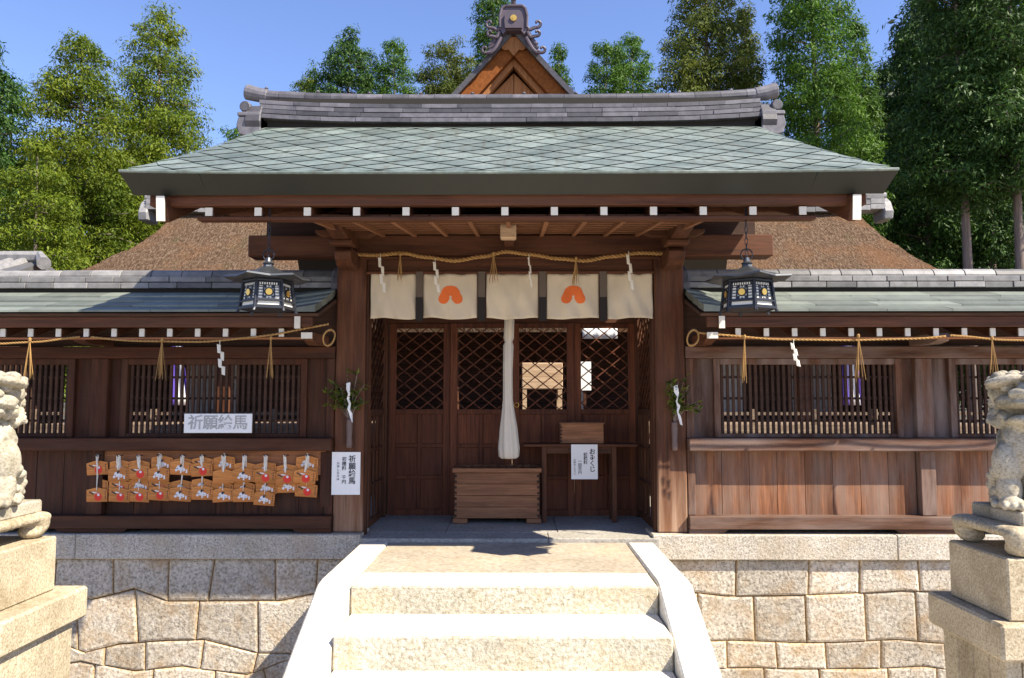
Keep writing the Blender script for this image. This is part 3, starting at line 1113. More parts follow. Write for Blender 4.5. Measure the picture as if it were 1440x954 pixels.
    bx(mb, X0, X1, 7.36, 7.38, 0.063, 0.2)
    mb.build('void_board', 'black', t)
    return t


fence(-1, 'roofed wooden fence left of the gate, shaded, carrying the votive plaques')
fence(1, 'roofed wooden fence right of the gate, its lower boards sunlit')

# ------------------------------------------------------------------ straw ropes, tassels, paper streamers


def twist(mb, pts, r, turns):
    P = [Vector(p) for p in pts]
    seg = []
    n = len(P)
    N = n * 6
    for strand in (0, math.pi):
        out = []
        for i in range(N):
            f = i / (N - 1) * (n - 1)
            k = min(int(f), n - 2)
            p = P[k].lerp(P[k + 1], f - k)
            a = turns * 2 * math.pi * i / N + strand
            out.append(p + Vector((0, math.cos(a), math.sin(a))) * r * 0.55)
        mb.tube(out, r * 0.62, 6)


def sag(p0, p1, d, n=24, wob=0.0, seed=1):
    out = []
    for i in range(n + 1):
        t = i / n
        q = Vector(p0).lerp(Vector(p1), t)
        q.z -= d * 4 * t * (1 - t)
        q.z += wob * mnoise.noise(Vector((t * 5, seed, 0)))
        out.append(q)
    return out


RG = 'straw ropes hung along the eaves'
cx = [(500, 358), (530, 359), (565, 356), (600, 362), (640, 367), (680, 361), (712, 354), (745, 358), (785, 364), (822, 367), (860, 361), (900, 356), (935, 357)]
pts = []
for i in range(len(cx) - 1):
    for k in range(4):
        t = k / 4
        a = cx[i][0] + (cx[i + 1][0] - cx[i][0]) * t
        tt = t * t * (3 - 2 * t)
        b = cx[i][1] + (cx[i + 1][1] - cx[i][1]) * tt
        X, Z = at(a, b, 7.12)
        pts.append((X, 7.12, Z))
X, Z = at(*cx[-1], 7.12)
pts.append((X, 7.12, Z))
mb = MB()
twist(mb, pts, 0.018, 40)
tag(mb.build('straw_rope', 'straw', None, (0, 7.12, 2.64), smooth=True), 'twisted straw rope hung in waves across the gate lintel', 'rope', RG)


def fence_rope(a, b, d, loop, label, seed):
    (xa, za), (xb, zb) = at(*a, 6.63), at(*b, 6.63)
    mb = MB()
    twist(mb, sag((xa, 6.63, za), (xb, 6.63, zb), d, wob=0.012, seed=seed), 0.009, 30)
    if loop:
        lx, lz = at(*loop, 6.58)
        ring = [(lx + 0.05 * math.cos(q), 6.575 + 0.01 * math.sin(q * 2), lz - 0.02 + 0.066 * math.sin(q) + 0.015 * math.cos(q)) for q in [2 * math.pi * i / 20 for i in range(20)]]
        twist(mb, ring + ring[:1], 0.010, 9)
    tag(mb.build('straw_rope', 'straw', None, (xa, 6.63, za), smooth=True), label, 'rope', RG)


fence_rope((128, 474), (462, 456), 0.09, (463, 472), 'thin straw rope under the left fence eave, looped beside the gate', 2)
fence_rope((-140, 470), (112, 474), 0.07, None, 'thin straw rope under the left fence eave, behind the left lion statue', 3)
fence_rope((980, 468), (1330, 473), 0.05, (974, 472), 'thin straw rope under the right fence eave, looped beside the gate', 4)
fence_rope((1336, 472), (1600, 470), 0.05, None, 'thin straw rope under the right fence eave, above the right lion statue', 5)


def tassel(px_, py, Y, length, label, spread=1.0, seed=0):
    rnd = random.Random(seed)
    x, z = at(px_, py, Y)
    mb = MB()
    mb.lathe([(0.006, 0.0), (0.014, -0.012), (0.012, -0.03), (0.006, -0.04)][::-1], (x, Y, z + 0.02), 8)
    for k in range(9):
        a = rnd.uniform(-0.14, 0.14) * spread
        b = rnd.uniform(-0.05, 0.05)
        L = length * rnd.uniform(0.88, 1.05)
        mb.tube([(x, Y, z), (x + a * L * 0.5, Y + b * L * 0.4 - 0.004, z - L * 0.5), (x + a * L, Y + b * L, z - L)], [0.003, 0.0028, 0.002], 5)
    tag(mb.build('straw_tassel', 'straw', None, (x, Y, z)), label, 'tassel', 'straw tassels on the ropes')


tassel(563, 358, 7.08, 0.25, 'straw tassel on the gate rope, above the left plain curtain panel', 0.9, 1)
tassel(694, 357, 7.08, 0.28, 'straw tassel on the gate rope, above the middle curtain panel', 1.2, 2)
tassel(810, 364, 7.08, 0.25, 'straw tassel on the gate rope, above the right orange crest', 1.2, 3)
tassel(42, 478, 6.60, 0.34, 'straw tassel hanging over the far left window behind the lion', 1.0, 4)
tassel(228, 478, 6.60, 0.34, 'straw tassel hanging at the left end of the left wide window', 1.0, 5)
tassel(381, 476, 6.60, 0.34, 'straw tassel hanging near the left lantern over the window', 0.9, 6)
tassel(1047, 474, 6.60, 0.38, 'straw tassel hanging under the right lantern over the window', 0.8, 7)
tassel(1207, 473, 6.60, 0.38, 'straw tassel at the right end of the right wide window', 0.9, 8)
tassel(1395, 476, 6.60, 0.30, 'straw tassel hanging above the head of the right lion', 1.0, 9)


def shide(px_, py, Y, w, h, label, lean=0.0, seed=0):
    rnd = random.Random(seed)
    x, z = at(px_, py, Y)
    mb = MB()
    n = 4
    for k in range(n):
        off = (0.35 if k % 2 else -0.35) * w + lean * k * 0.02
        z0, z1 = z - h * k / n, z - h * (k + 1.18) / n
        d = 0.012 * (k % 2) + rnd.uniform(-0.006, 0.006)
        a, b = x + off - w * 0.55, x + off + w * 0.55
        mb.add([(a, Y + d, z0), (b, Y + d + 0.006, z0 - 0.008), (b + 0.006, Y + d - 0.008, z1 - 0.01), (a + 0.006, Y + d, z1),
                (a, Y + d + 0.002, z0), (b, Y + d + 0.008, z0 - 0.008), (b + 0.006, Y + d - 0.006, z1 - 0.01), (a + 0.006, Y + d + 0.002, z1)],
               [(0, 1, 2, 3), (7, 6, 5, 4), (0, 4, 5, 1), (1, 5, 6, 2), (2, 6, 7, 3), (3, 7, 4, 0)])
    mb.tube([(x, Y, z + 0.03), (x, Y, z - 0.01)], 0.003, 5)
    tag(mb.build('paper_streamer', 'old_paper', None, (x, Y, z)), label, 'paper streamer', 'zigzag paper streamers')


shide(535, 362, 7.06, 0.024, 0.31, 'white zigzag paper streamer at the left end of the gate rope', 0.4, 1)
shide(612, 368, 7.06, 0.024, 0.27, 'white zigzag paper streamer beside the left orange crest', 0.3, 2)
shide(744, 362, 7.06, 0.014, 0.26, 'thin white paper streamer over the middle of the gate curtain', 0.2, 3)
shide(884, 358, 7.06, 0.025, 0.31, 'white zigzag paper streamer at the right end of the gate rope', 0.3, 4)
shide(309, 484, 6.59, 0.028, 0.25, 'white zigzag paper streamer over the left wide window', 0.3, 5)
shide(1116, 482, 6.59, 0.028, 0.19, 'short white paper streamer over the right wide window', 0.4, 6)

# ------------------------------------------------------------------ curtain across the gate
cu = thing('curtain', (0, 7.22, 2.27), 'short cream curtain with orange crests and dark bands across the gateway', 'curtain')
panels = [(521, 585), (595, 671), (684, 757), (769, 842), (854, 918)]
ZT = 2.478
rn = random.Random(9)
for k, (a, b) in enumerate(panels):
    xa, xb = at(a, 420, 7.22)[0], at(b, 420, 7.22)[0]

    def fold(u, v):
        return (0.010 * math.sin(u * 9 + k * 2.1 + v) * (0.3 + v) + 0.030 * mnoise.noise(Vector((u * 3.2 + k * 5, v * 1.3, 1)))
                + 0.010 * mnoise.noise(Vector((u * 8 + k * 5, v * 2.5, 4))) + 0.012 * v * math.sin((u - v * 0.4) * 17 + k))
    rows = []
    for i in range(17):
        v = i / 16
        row = []
        for j in range(33):
            u = j / 32
            z = ZT - v * 0.425 + 0.008 * math.sin(u * 6 + k) * v + 0.006 * math.sin(u * 15.7) * (1 - v)
            row.append((xa + (xb - xa) * u, 7.225 + fold(u, v), z))
        rows.append(row)
    mb = MB().grid(rows)
    p = mb.build('cloth_panel', 'cloth', cu, smooth=True)
    sd_ = p.modifiers.new('thickness', 'SOLIDIFY')
    sd_.thickness = 0.002
    if k in (1, 3):
        xm, zm = (xa + xb) / 2 + 0.004, 2.275
        # two teardrop lobes leaning together under a rounded top, a small keyhole between their feet
        half = [(0.0, 0.092), (0.028, 0.090), (0.054, 0.080), (0.074, 0.062), (0.087, 0.038), (0.094, 0.016), (0.108, -0.006), (0.117, -0.03), (0.116, -0.052), (0.104, -0.072), (0.084, -0.083), (0.060, -0.084), (0.038, -0.076), (0.023, -0.058), (0.013, -0.040), (0.008, -0.028), (0.012, -0.018), (0.010, -0.008), (0.0, -0.003)]
        out = half + [(-x, z) for x, z in half[-2:0:-1]]
        c = MB()
        # strips across the outline, lying on the folds of the cloth
        def cross(z):
            xs_ = []
            for (x0, z0), (x1, z1) in zip(half[:-1], half[1:]):
                if (z0 - z) * (z1 - z) <= 0 and z0 != z1:
                    xs_.append(x0 + (x1 - x0) * (z - z0) / (z1 - z0))
            lo = 0.0 if z > -0.004 else min(xs_)
            return lo, max(xs_)
        zs_ = [-0.0835 + 0.1750 * q / 40 for q in range(41)]
        for sgn in (-1, 1):
            rows_ = []
            for z_ in zs_:
                lo, hi = cross(z_)
                r_ = []
                for q in range(9):
                    X = xm + sgn * (lo + (hi - lo) * q / 8) * 0.98
                    Z = zm + z_ * 0.98
                    r_.append((X, 7.225 + fold((X - xa) / (xb - xa), (ZT - Z) / 0.425) - 0.005, Z))
                rows_.append(r_)
            c.grid(rows_)
        c.build('crest', 'orange', p)
    if k < 4:
        xc = (at(panels[k][1], 420, 7.22)[0] + at(panels[k + 1][0], 420, 7.22)[0]) / 2
        bnd = MB().box(xc - 0.033, xc + 0.033, 7.196, 7.204, ZT - 0.225, ZT + 0.02, 0)
        bnd.box(xc - 0.034, xc + 0.034, 7.194, 7.204, ZT - 0.45, ZT - 0.226, 1)
        bnd.build('band', ['band_top', 'band_low'], cu)

# bell rope
x, zt = at(717, 440, 7.9)
_, zb = at(712, 645, 7.9)
mb = MB()
prof = [(0.075, zb), (0.098, zb + 0.02), (0.105, zb + 0.10), (0.088, zb + 0.30), (0.062, zb + 0.48), (0.048, zb + 0.60), (0.046, zb + 0.9), (0.05, zb + 1.15), (0.036, zb + 1.19), (0.05, zb + 1.23), (0.048, zt + 0.4)]
mb.lathe([(r, z - 1.2) for r, z in prof], (x - 0.02, 7.9, 1.2), 40, fold=0.09, folds=9)
for k in range(len(mb.v)):
    v = mb.v[k]
    mb.v[k] = (v[0] + 0.012 * math.sin(v[2] * 3.0) + (v[2] - zb) * 0.012, v[1], v[2])
tag(mb.build('bell_rope', 'rope_cloth', None, (x, 7.9, zb), smooth=True), 'white cloth bell rope hanging over the offering box', 'bell rope')

# ------------------------------------------------------------------ offering box, table, fortune box, signs
ob = thing('offering_box', (-0.14, 8.1, 0.033), 'slatted wooden offering box on the gate floor below the bell rope', 'offering box')
mb = MB()
for k in range(4):
    z0 = 0.085 + 0.115 * k
    ins = 0.0015 * (k % 2)
    mb.box(-0.575 + ins, 0.295 - ins, 7.92 + ins, 8.36, z0, z0 + 0.113)
mb.build('body', 'box_wood', ob, bevel=0.005)
mb = MB()
mb.box(-0.595, 0.315, 7.90, 7.955, 0.547, 0.59)
mb.box(-0.595, 0.315, 8.32, 8.37, 0.547, 0.59)
mb.box(-0.595, -0.55, 7.956, 8.319, 0.547, 0.59)
mb.box(0.27, 0.315, 7.956, 8.319, 0.547, 0.59)
for k in range(9):
    xx = -0.50 + 0.09 * k
    mb.box(xx - 0.018, xx + 0.018, 7.957, 8.318, 0.556, 0.584)
mb.build('slatted_top', 'box_wood', ob, bevel=0.004)
for a, b in ((-0.59, -0.44), (0.16, 0.31)):
    MB().box(a, b, 7.905, 8.36, 0.034, 0.084).build('foot', 'box_wood', ob, bevel=0.008)
for sx_ in (-0.575, 0.295):
    mb = MB()
    for k in range(8):
        z0 = 0.10 + 0.057 * k
        if k == 0:
            mb.box(sx_ + (0.001 if sx_ < 0 else -0.004), sx_ + (0.004 if sx_ < 0 else -0.001), 7.9155, 7.9185, 0.09, 0.54)
        mb.box(sx_ - 0.004 - (0.022 if sx_ > 0 else 0), sx_ + 0.004 + (0.022 if sx_ < 0 else 0), 7.913, 7.919, z0, z0 + 0.024)
    mb.build('corner_joint', 'dark_x', ob)

tb = thing('side_table', (0.72, 8.1, 0.033), 'narrow wooden table right of the offering box', 'table')
MB().box(0.13, 1.30, 7.95, 8.28, 0.805, 0.832).build('table_top', 'gate_x', tb, bevel=0.004)
for xx in (0.345, 1.065):
    for yy in (7.99, 8.21):
        MB().box(xx - 0.024, xx + 0.024, yy, yy + 0.045, 0.034, 0.804).build('leg', 'gate_z', tb, bevel=0.003)
MB().box(0.37, 1.04, 8.0, 8.025, 0.735, 0.80).build('apron', 'gate_x', tb)
fb = thing('fortune_box', (0.74, 8.12, 0.833), 'low wooden drawer box standing on the narrow table', 'box')
MB().box(0.515, 0.965, 8.04, 8.26, 0.834, 1.035).build('body', 'box_wood', fb, bevel=0.004)
MB().box(0.505, 0.975, 8.03, 8.27, 1.036, 1.05).build('lid', 'box_wood', fb, bevel=0.003)
mb = MB()
mb.box(0.516, 0.519, 8.0355, 8.0385, 0.84, 1.03)
for k in range(5):
    mb.box(0.513, 0.535, 8.034, 8.039, 0.85 + 0.036 * k, 0.866 + 0.036 * k)
mb.build('corner_joint', 'dark_x', fb)

sg = thing('fortune_sign', (0.755, 7.94, 0.65), 'white paper sign with vertical writing hung on the table front', 'sign')
MB().box(0.62, 0.89, 7.938, 7.942, 0.478, 0.83).build('sheet', 'paper', sg)
text = [text_mesh('おみくじ', 0.064, 0.835, 0.665, 7.936, 0.001, 0.92, True), text_mesh('初穂料', 0.042, 0.765, 0.685, 7.936, 0.0006, 0.95, True),
        text_mesh('一回百円', 0.038, 0.708, 0.60, 7.936, 0.0004, 1.0, True), text_mesh('お納めください', 0.024, 0.655, 0.60, 7.936, 0.0, 1.0, True)]
for t_ in text:
    t_.build('lettering', 'ink', sg, fix=False)

sg = thing('price_sign', (-1.505, 7.19, 0.6), 'white paper sign with vertical writing fixed to the left gate pillar', 'sign')
(xa, za), (xb, zb_) = at(466, 696, 7.19), at(507, 636, 7.19)
MB().box(xa, xb, 7.188, 7.196, za, zb_).build('sheet', 'paper', sg)
text = [text_mesh('祈願絵馬', 0.068, xb - 0.075, za + 0.225, 7.186, 0.001, 0.98, True), text_mesh('初穂料 千円', 0.042, xb - 0.15, za + 0.22, 7.186, 0.0005, 1.0, True),
        text_mesh('お申し込みは', 0.026, xb - 0.205, za + 0.215, 7.186, 0.0, 1.1, True)]
for t_ in text:
    t_.build('lettering', 'ink', sg, fix=False)

sg = thing('plaque_sign', (-2.8, 7.09, 1.0), 'white board with pale grey characters leaning at the left window', 'sign')
(xa, za), (xb, zb_) = at(259, 609, 7.10), at(355, 582, 7.10)
mb = MB().box(xa, xb, 7.09, 7.105, za, zb_)
mb.build('board', 'paper', sg, bevel=0.002)
merge(text_mesh('祈願絵馬', 0.142, (xa + xb) / 2, (za + zb_) / 2, 7.088, 0.002, 0.95)).build('lettering', 'grey_ink', sg, fix=False)

# ------------------------------------------------------------------ rack with votive plaques
(xa, za), (xb, zb_) = at(128, 660, 7.21), at(462, 634, 7.21)
rk = thing('plaque_rack', ((xa + xb) / 2, 7.22, 0.5), 'orange brown hanging board with a row of hooks below the left window', 'rack')
MB().box(xa, xb, 7.215, 7.24, at(0, 668, 7.21)[1], 0.812).build('back_board', 'rack', rk, bevel=0.003)
MB().box(xb - 0.07, xb + 0.02, 7.205, 7.214, 0.3, 0.80).build('upright', 'shade_z', rk)
cols = [136, 165, 193, 222, 254, 282, 314, 342, 371, 400, 430]
for c in cols:
    hx, hz = at(c + 2, 641, 7.14)
    MB().tube([(hx, 7.215, hz), (hx, 7.12, hz - 0.004), (hx, 7.10, hz + 0.012)], 0.005, 6).build('hook', 'iron', rk)
PW, PH = 0.200, 0.128


def pdisc(mb, x, z, r, y, m, sxx=1.0, n=14):
    mb.prism([(x + r * sxx * math.cos(2 * math.pi * i / n), z + r * math.sin(2 * math.pi * i / n)) for i in range(n)], 'xz', y, y + 0.0012, m)


bd = MB()
bd.prism([(-PW / 2, -PH), (PW / 2, -PH), (PW / 2, -0.018), (0, 0.006), (-PW / 2, -0.018)], 'xz', 0, 0.009)
b_obj = bd.build('board', 'plaque', None)
bd_mesh = b_obj.data
bpy.data.objects.remove(b_obj)
p1 = MB()
pdisc(p1, 0.012, -0.082, 0.037, -0.0016, 0)
pdisc(p1, 0.016, -0.062, 0.012, -0.0030, 1)
p1.beam((-0.075, -0.001, -0.035), (-0.03, -0.001, -0.058), 0.0012, 0.011, 2, up=(0, 0, 1))
p1.beam((-0.04, -0.0012, -0.038), (0.0, -0.0012, -0.045), 0.0012, 0.010, 1, up=(0, 0, 1))
for k in range(4):
    p1.box(0.078, 0.086, -0.0012, 0, -0.045 - 0.018 * k, -0.034 - 0.018 * k, 2)
p2 = MB()
pdisc(p2, -0.014, -0.064, 0.024, -0.0014, 1, 1.15)
pdisc(p2, 0.020, -0.078, 0.017, -0.0018, 1, 1.3)
p2.box(-0.005, 0.008, -0.0014, 0, -0.112, -0.08, 1)
pdisc(p2, -0.042, -0.086, 0.012, -0.0018, 1)
p2.box(0.048, 0.062, -0.0014, 0, -0.108, -0.075, 1)
pdisc(p2, -0.004, -0.046, 0.013, -0.0028, 2, 0.8)
p2.beam((-0.004, -0.0028, -0.05), (0.014, -0.0028, -0.036), 0.0012, 0.010, 2)
pdisc(p2, -0.03, -0.072, 0.007, -0.0030, 3)
pdisc(p2, 0.018, -0.083, 0.006, -0.0032, 3)
for k in range(3):
    p2.box(0.078, 0.085, -0.0012, 0, -0.045 - 0.02 * k, -0.033 - 0.02 * k, 2)
pm = {}
for key, mbx in (('red', p1), ('dog', p2)):
    o = mbx.build('picture', ['red', 'print_white', 'ink', 'grey_ink'], None)
    pm[key] = o.data
    bpy.data.objects.remove(o)
MOT = {'red': 'red ball picture', 'dog': 'white animal picture', 'blank': 'blank golden face'}
ORD = ['first', 'second', 'third', 'fourth', 'fifth', 'sixth', 'seventh', 'eighth', 'ninth', 'tenth', 'eleventh']
# per hook, listed from back to front: (motif, left px, top px)
PL = [
    [('red', 122, 674), ('red', 121, 686), ('red', 121, 648)],
    [('red', 154, 675), ('red', 153, 686), ('dog', 154, 647), ('dog', 151, 657)],
    [('dog', 181, 672), ('red', 180, 686), ('blank', 181, 647), ('red', 180, 654)],
    [('red', 210, 675), ('red', 209, 684), ('dog', 213, 641), ('dog', 208, 657)],
    [('dog', 240, 675), ('dog', 239, 685), ('red', 242, 644), ('dog', 240, 648)],
    [('dog', 270, 673), ('dog', 269, 683), ('red', 270, 643), ('red', 268, 650)],
    [('dog', 299, 678), ('dog', 298, 686), ('dog', 300, 641), ('blank', 299, 660)],
    [('dog', 329, 677), ('dog', 327, 686), ('dog', 329, 650), ('dog', 327, 658)],
    [('dog', 359, 675), ('dog', 357, 691), ('dog', 358, 650), ('red', 357, 659)],
    [('dog', 389, 673), ('dog', 387, 653), ('red', 386, 661)],
    [('red', 416, 679), ('dog', 417, 641), ('blank', 416, 657), ('red', 414, 660)],
]
rp = random.Random(4)
for ci, lst in enumerate(PL):
    order = sorted(range(len(lst)), key=lambda i: lst[i][2])
    names = {order[0]: 'highest', order[-1]: 'lowest'}
    mids = order[1:-1]
    for j, i in enumerate(mids):
        names[i] = 'middle' if len(mids) == 1 else ('second from top', 'third from top')[j]
    for i, (mot, lx, ty) in enumerate(lst):
        Y = 7.196 - 0.016 * i - 0.004 * (ci % 2)
        x, z = at(lx + 15.2, ty + 0.5, Y)
        r = thing('votive_plaque', (x, Y, z), f'small plaque with {MOT[mot]}, {names[i]} on the {ORD[ci]} hook from left', 'votive plaque', 'votive plaques hanging on the rack')
        r.rotation_euler = (R(2), R(rp.uniform(-4.5, 4.5)), 0)
        sc = rp.uniform(0.95, 1.03)
        r.scale = (sc, 1, 1)
        o = bpy.data.objects.new('board', bd_mesh)
        C.objects.link(o)
        o.parent = r
        if mot != 'blank':
            o = bpy.data.objects.new('picture', pm[mot])
            C.objects.link(o)
            o.parent = r
        hx, hz = at(cols[ci] + 2, 640, 7.13)
        L = max(0.03, hz - z)
        front = i == len(lst) - 1
        cb = MB()
        w = 0.006 if front else 0.003
        cb.tube([(x, Y - 0.004, z - 0.022), (x + (hx - x) * 0.4 - w, Y - 0.012, z + L * 0.4), (hx - w, min(Y - 0.01, 7.125), z + L)], w, 6)
        cb.tube([(x, Y - 0.004, z - 0.022), (x + (hx - x) * 0.4 + w, Y - 0.010, z + L * 0.4), (hx + w, min(Y - 0.008, 7.13), z + L - 0.004)], w, 6)
        o = cb.build('cord', 'cord', r)

# ------------------------------------------------------------------ hanging lanterns
LZ = 1.947


def lantern(label, rot, loc):
    t = thing('hanging_lantern', (0, 0, 0), label, 'lantern', 'metal lanterns hanging from the gate eave')
    rb, rt = 0.225, 0.195
    z0, z1 = 0.03, 0.235

    def hexp(r, k, z):
        a = R(60 * k - 90)
        return Vector((r * math.cos(a), r * math.sin(a), z))
    mb = MB()
    for k in range(6):
        mb.tube([hexp(rb + 0.012, k, -0.012), hexp(rb, k, 0.02), hexp(rt, k, z1 + 0.03)], [0.015, 0.013, 0.012], 6)
        mb.beam(hexp(rb, k, 0.022), hexp(rb, k + 1, 0.022), 0.02, 0.02)
        mb.beam(hexp(rt, k, z1 + 0.012), hexp(rt, k + 1, z1 + 0.012), 0.018, 0.016)
        mb.beam(hexp(rb * .985, k, 0.075), hexp(rb * .985, k + 1, 0.075), 0.012, 0.012)
    mb.lathe([(rb * 0.9, 0.015), (rb * 0.93, 0.02)], n=6, ph=R(-90))
    mb.build('frame', 'iron', t)
    rf = MB()
    prof = [(0.365, 0.262), (0.355, 0.278), (0.26, 0.298), (0.17, 0.325), (0.09, 0.36), (0.045, 0.383), (0.04, 0.40)]
    vs, fs = [], []
    for (r_, z) in prof:
        for k in range(6):
            up = 0.018 * ((r_ / 0.365) ** 3)
            vs.append(hexp(r_, k, z + up))
            mid = (hexp(r_, k, z) + hexp(r_, k + 1, z)) / 2
            vs.append(mid * 0.985 + Vector((0, 0, mid.z * 0.015)))
    n = 12
    for i in range(len(prof) - 1):
        for j in range(n):
            fs.append((i * n + j, i * n + (j + 1) % n, (i + 1) * n + (j + 1) % n, (i + 1) * n + j))
    fs.append(tuple(range(n - 1, -1, -1)))
    fs.append(tuple(range((len(prof) - 1) * n, len(prof) * n)))
    rf.add(vs, fs)
    rf.lathe([(0.035, 0.395), (0.05, 0.41), (0.03, 0.425), (0.02, 0.46)], n=10)
    rf.build('lantern_roof', 'lantern_roof', t)
    for k in range(6):
        A0, A1 = hexp(rb - 0.012, k, 0), hexp(rb - 0.012, k + 1, 0)
        B0, B1 = hexp(rt - 0.012, k, 0), hexp(rt - 0.012, k + 1, 0)
        nrm = ((A0 + A1) / 2).normalized()

        def q(u, v, d=0.0):
            h = 0.03 + (z1 - 0.03) * v
            a = A0.lerp(A1, u).lerp(B0.lerp(B1, u), v)
            p = a + nrm * d
            return Vector((p.x, p.y, h))
        pn = MB()

        def slab(u0, u1, v0, v1, d0, d1, m):
            vs = [q(u0, v0, d0), q(u1, v0, d0), q(u1, v1, d0), q(u0, v1, d0), q(u0, v0, d1), q(u1, v0, d1), q(u1, v1, d1), q(u0, v1, d1)]
            pn.add(vs, [(3, 2, 1, 0), (4, 5, 6, 7), (0, 1, 5, 4), (1, 2, 6, 5), (2, 3, 7, 6), (3, 0, 4, 7)], m)
        slab(0.03, 0.97, 0.0, 1.0, -0.006, 0.0, 0)                     # white panel
        for (u0, u1, v0, v1) in ((0.03, 0.97, 0.84, 1.0), (0.03, 0.97, 0.25, 0.31), (0.25, 0.31, 0.31, 0.84), (0.69, 0.75, 0.31, 0.84), (0.03, 0.09, 0.0, 0.84), (0.91, 0.97, 0.0, 0.84), (0.09, 0.91, 0.0, 0.05)):
            slab(u0, u1, v0, v1, 0.001, 0.007, 1)
        for i in range(4):
            v = 0.40 + 0.12 * i
            slab(0.09, 0.25, v, v + 0.035, 0.001, 0.006, 1)
            slab(0.75, 0.91, v, v + 0.035, 0.001, 0.006, 1)
        for i in range(8):
            u = 0.10 + 0.10 * i
            slab(u, u + 0.05, 0.87, 0.96, 0.0075, 0.009, 0)
        for u0, u1, v0, v1 in ((0.31, 0.40, 0.31, 0.42), (0.60, 0.69, 0.31, 0.42), (0.31, 0.40, 0.73, 0.84), (0.60, 0.69, 0.73, 0.84), (0.31, 0.36, 0.54, 0.61), (0.64, 0.69, 0.54, 0.61), (0.47, 0.53, 0.31, 0.36), (0.47, 0.53, 0.79, 0.84)):
            slab(u0, u1, v0, v1, 0.001, 0.005, 1)
        # gilt boss in a dark ring
        c = q(0.5, 0.575, 0.004)
        uu = (q(1, 0.575) - q(0, 0.575)).normalized()
        vv = Vector((0, 0, 1))
        for r_, d0, d1, m in ((0.038, 0.0, 0.006, 1), (0.027, 0.007, 0.014, 2)):
            N_ = 14
            ring0 = [c + uu * r_ * math.cos(2 * math.pi * i / N_) + vv * r_ * math.sin(2 * math.pi * i / N_) + nrm * d0 for i in range(N_)]
            ring1 = [p + nrm * (d1 - d0) for p in ring0]
            pn.add(ring0 + ring1, [tuple(range(N_ - 1, -1, -1)), tuple(range(N_, 2 * N_))] + [(i, (i + 1) % N_, (i + 1) % N_ + N_, i + N_) for i in range(N_)], m)
        pn.build('side_panel', ['lantern_paper', 'iron', 'gold'], t)
    ch = MB()
    z = 0.45
    k = 0
    while z < 0.92:
        ring = []
        for i in range(10):
            a = 2 * math.pi * i / 10
            dx, dz = 0.012 * math.cos(a), 0.030 * math.sin(a)
            ring.append((dx, 0, z + dz) if k % 2 else (0, dx, z + dz))
        ch.tube(ring, 0.0035, 5, closed=True)
        z += 0.05
        k += 1
    ch.tube([(0.05 * math.cos(2 * math.pi * i / 12), 0, 0.485 + 0.05 * math.sin(2 * math.pi * i / 12)) for i in range(12)], 0.006, 6, closed=True)
    ch.build('chain', 'iron', t)
    t.rotation_euler = (0, 0, rot)
    t.location = loc
    return t


ln = lantern('hexagonal metal lantern hanging left of the gateway, in shade', R(-9), (-1.806, 5.72, LZ))
ln.scale = (0.89, 0.89, 0.89)
l2 = copy_tree(ln)
l2.location = (1.796, 5.72, LZ - 0.004)
l2.rotation_euler = (0, 0, R(-1))
l2['label'] = 'hexagonal metal lantern hanging right of the gateway before the sunlit fence roof'

# ------------------------------------------------------------------ evergreen sprigs in tubes on the pillars


def sprig(x, z, label, seed):
    rnd = random.Random(seed)
    t = thing('evergreen_vase', (x, 7.16, z), label, 'flower vase', 'evergreen vases on the gate pillars')
    MB().lathe([(0.024, 0), (0.030, 0.03), (0.026, 0.10), (0.031, 0.19), (0.028, 0.25), (0.032, 0.262)], (x, 7.165, z), 14).build('vase', 'bamboo', t, smooth=True)
    st_, lf = MB(), MB()
    tips = []
    for k in range(13):
        a = rnd.uniform(-0.21, 0.21)
        h = rnd.uniform(0.22, 0.48)
        p0 = Vector((x, 7.165, z + 0.25))
        p1 = Vector((x + a * 0.4, 7.15 - rnd.uniform(0, 0.03), z + 0.25 + h * 0.5))
        p2 = Vector((x + a, 7.13 - rnd.uniform(0, 0.05), z + 0.25 + h - 0.5 * abs(a)))
        st_.tube([p0, p1, p2], [0.005, 0.004, 0.0025], 5)
        for q in range(15):
            f = rnd.uniform(0.35, 1.05)
            b = p0.lerp(p1, f * 2) if f < 0.5 else p1.lerp(p2, f * 2 - 1)
            d = Vector((rnd.uniform(-1, 1), rnd.uniform(-0.8, 0.3), rnd.uniform(-0.5, 0.7))).normalized()
            L = rnd.uniform(0.05, 0.08)
            s_ = d.cross(Vector((rnd.uniform(-1, 1), rnd.uniform(-1, 1), 1))).normalized() * L * 0.24
            nn = d.cross(s_).normalized() * L * 0.08
            lf.add([b, b + d * L * 0.35 + s_ + nn, b + d * L, b + d * L * 0.35 - s_ + nn, b + d * L * 0.4], [(0, 4, 1), (1, 4, 2), (2, 4, 3), (3, 4, 0)])
    st_.build('stem', 'trunk', t)
    lf.build('foliage', 'leaf_sakaki', t, fix=False)
    pp = MB()
    zz = z + 0.62
    rows = []
    path = [(0.0, 0.0, 0.036), (0.004, -0.06, 0.040), (0.016, -0.10, 0.020), (0.004, -0.15, 0.016), (0.022, -0.19, 0.024), (0.012, -0.24, 0.018), (0.034, -0.29, 0.024), (0.044, -0.36, 0.016)]
    for k, (dx, dz, w_) in enumerate(path):
        rows.append([(x + dx + rnd.uniform(-0.004, 0.004) + w_ * (u - 0.5), 7.07 + 0.012 * math.sin(k * 2.1 + u * 3), zz - 0.02 + dz + 0.010 * (u - 0.5) * (-1) ** k) for u in (0, 0.5, 1)])
    pp.grid(rows)
    o_ = pp.build('paper_strip', 'paper', t)
    o_.modifiers.new('thickness', 'SOLIDIFY').thickness = 0.002
    return t


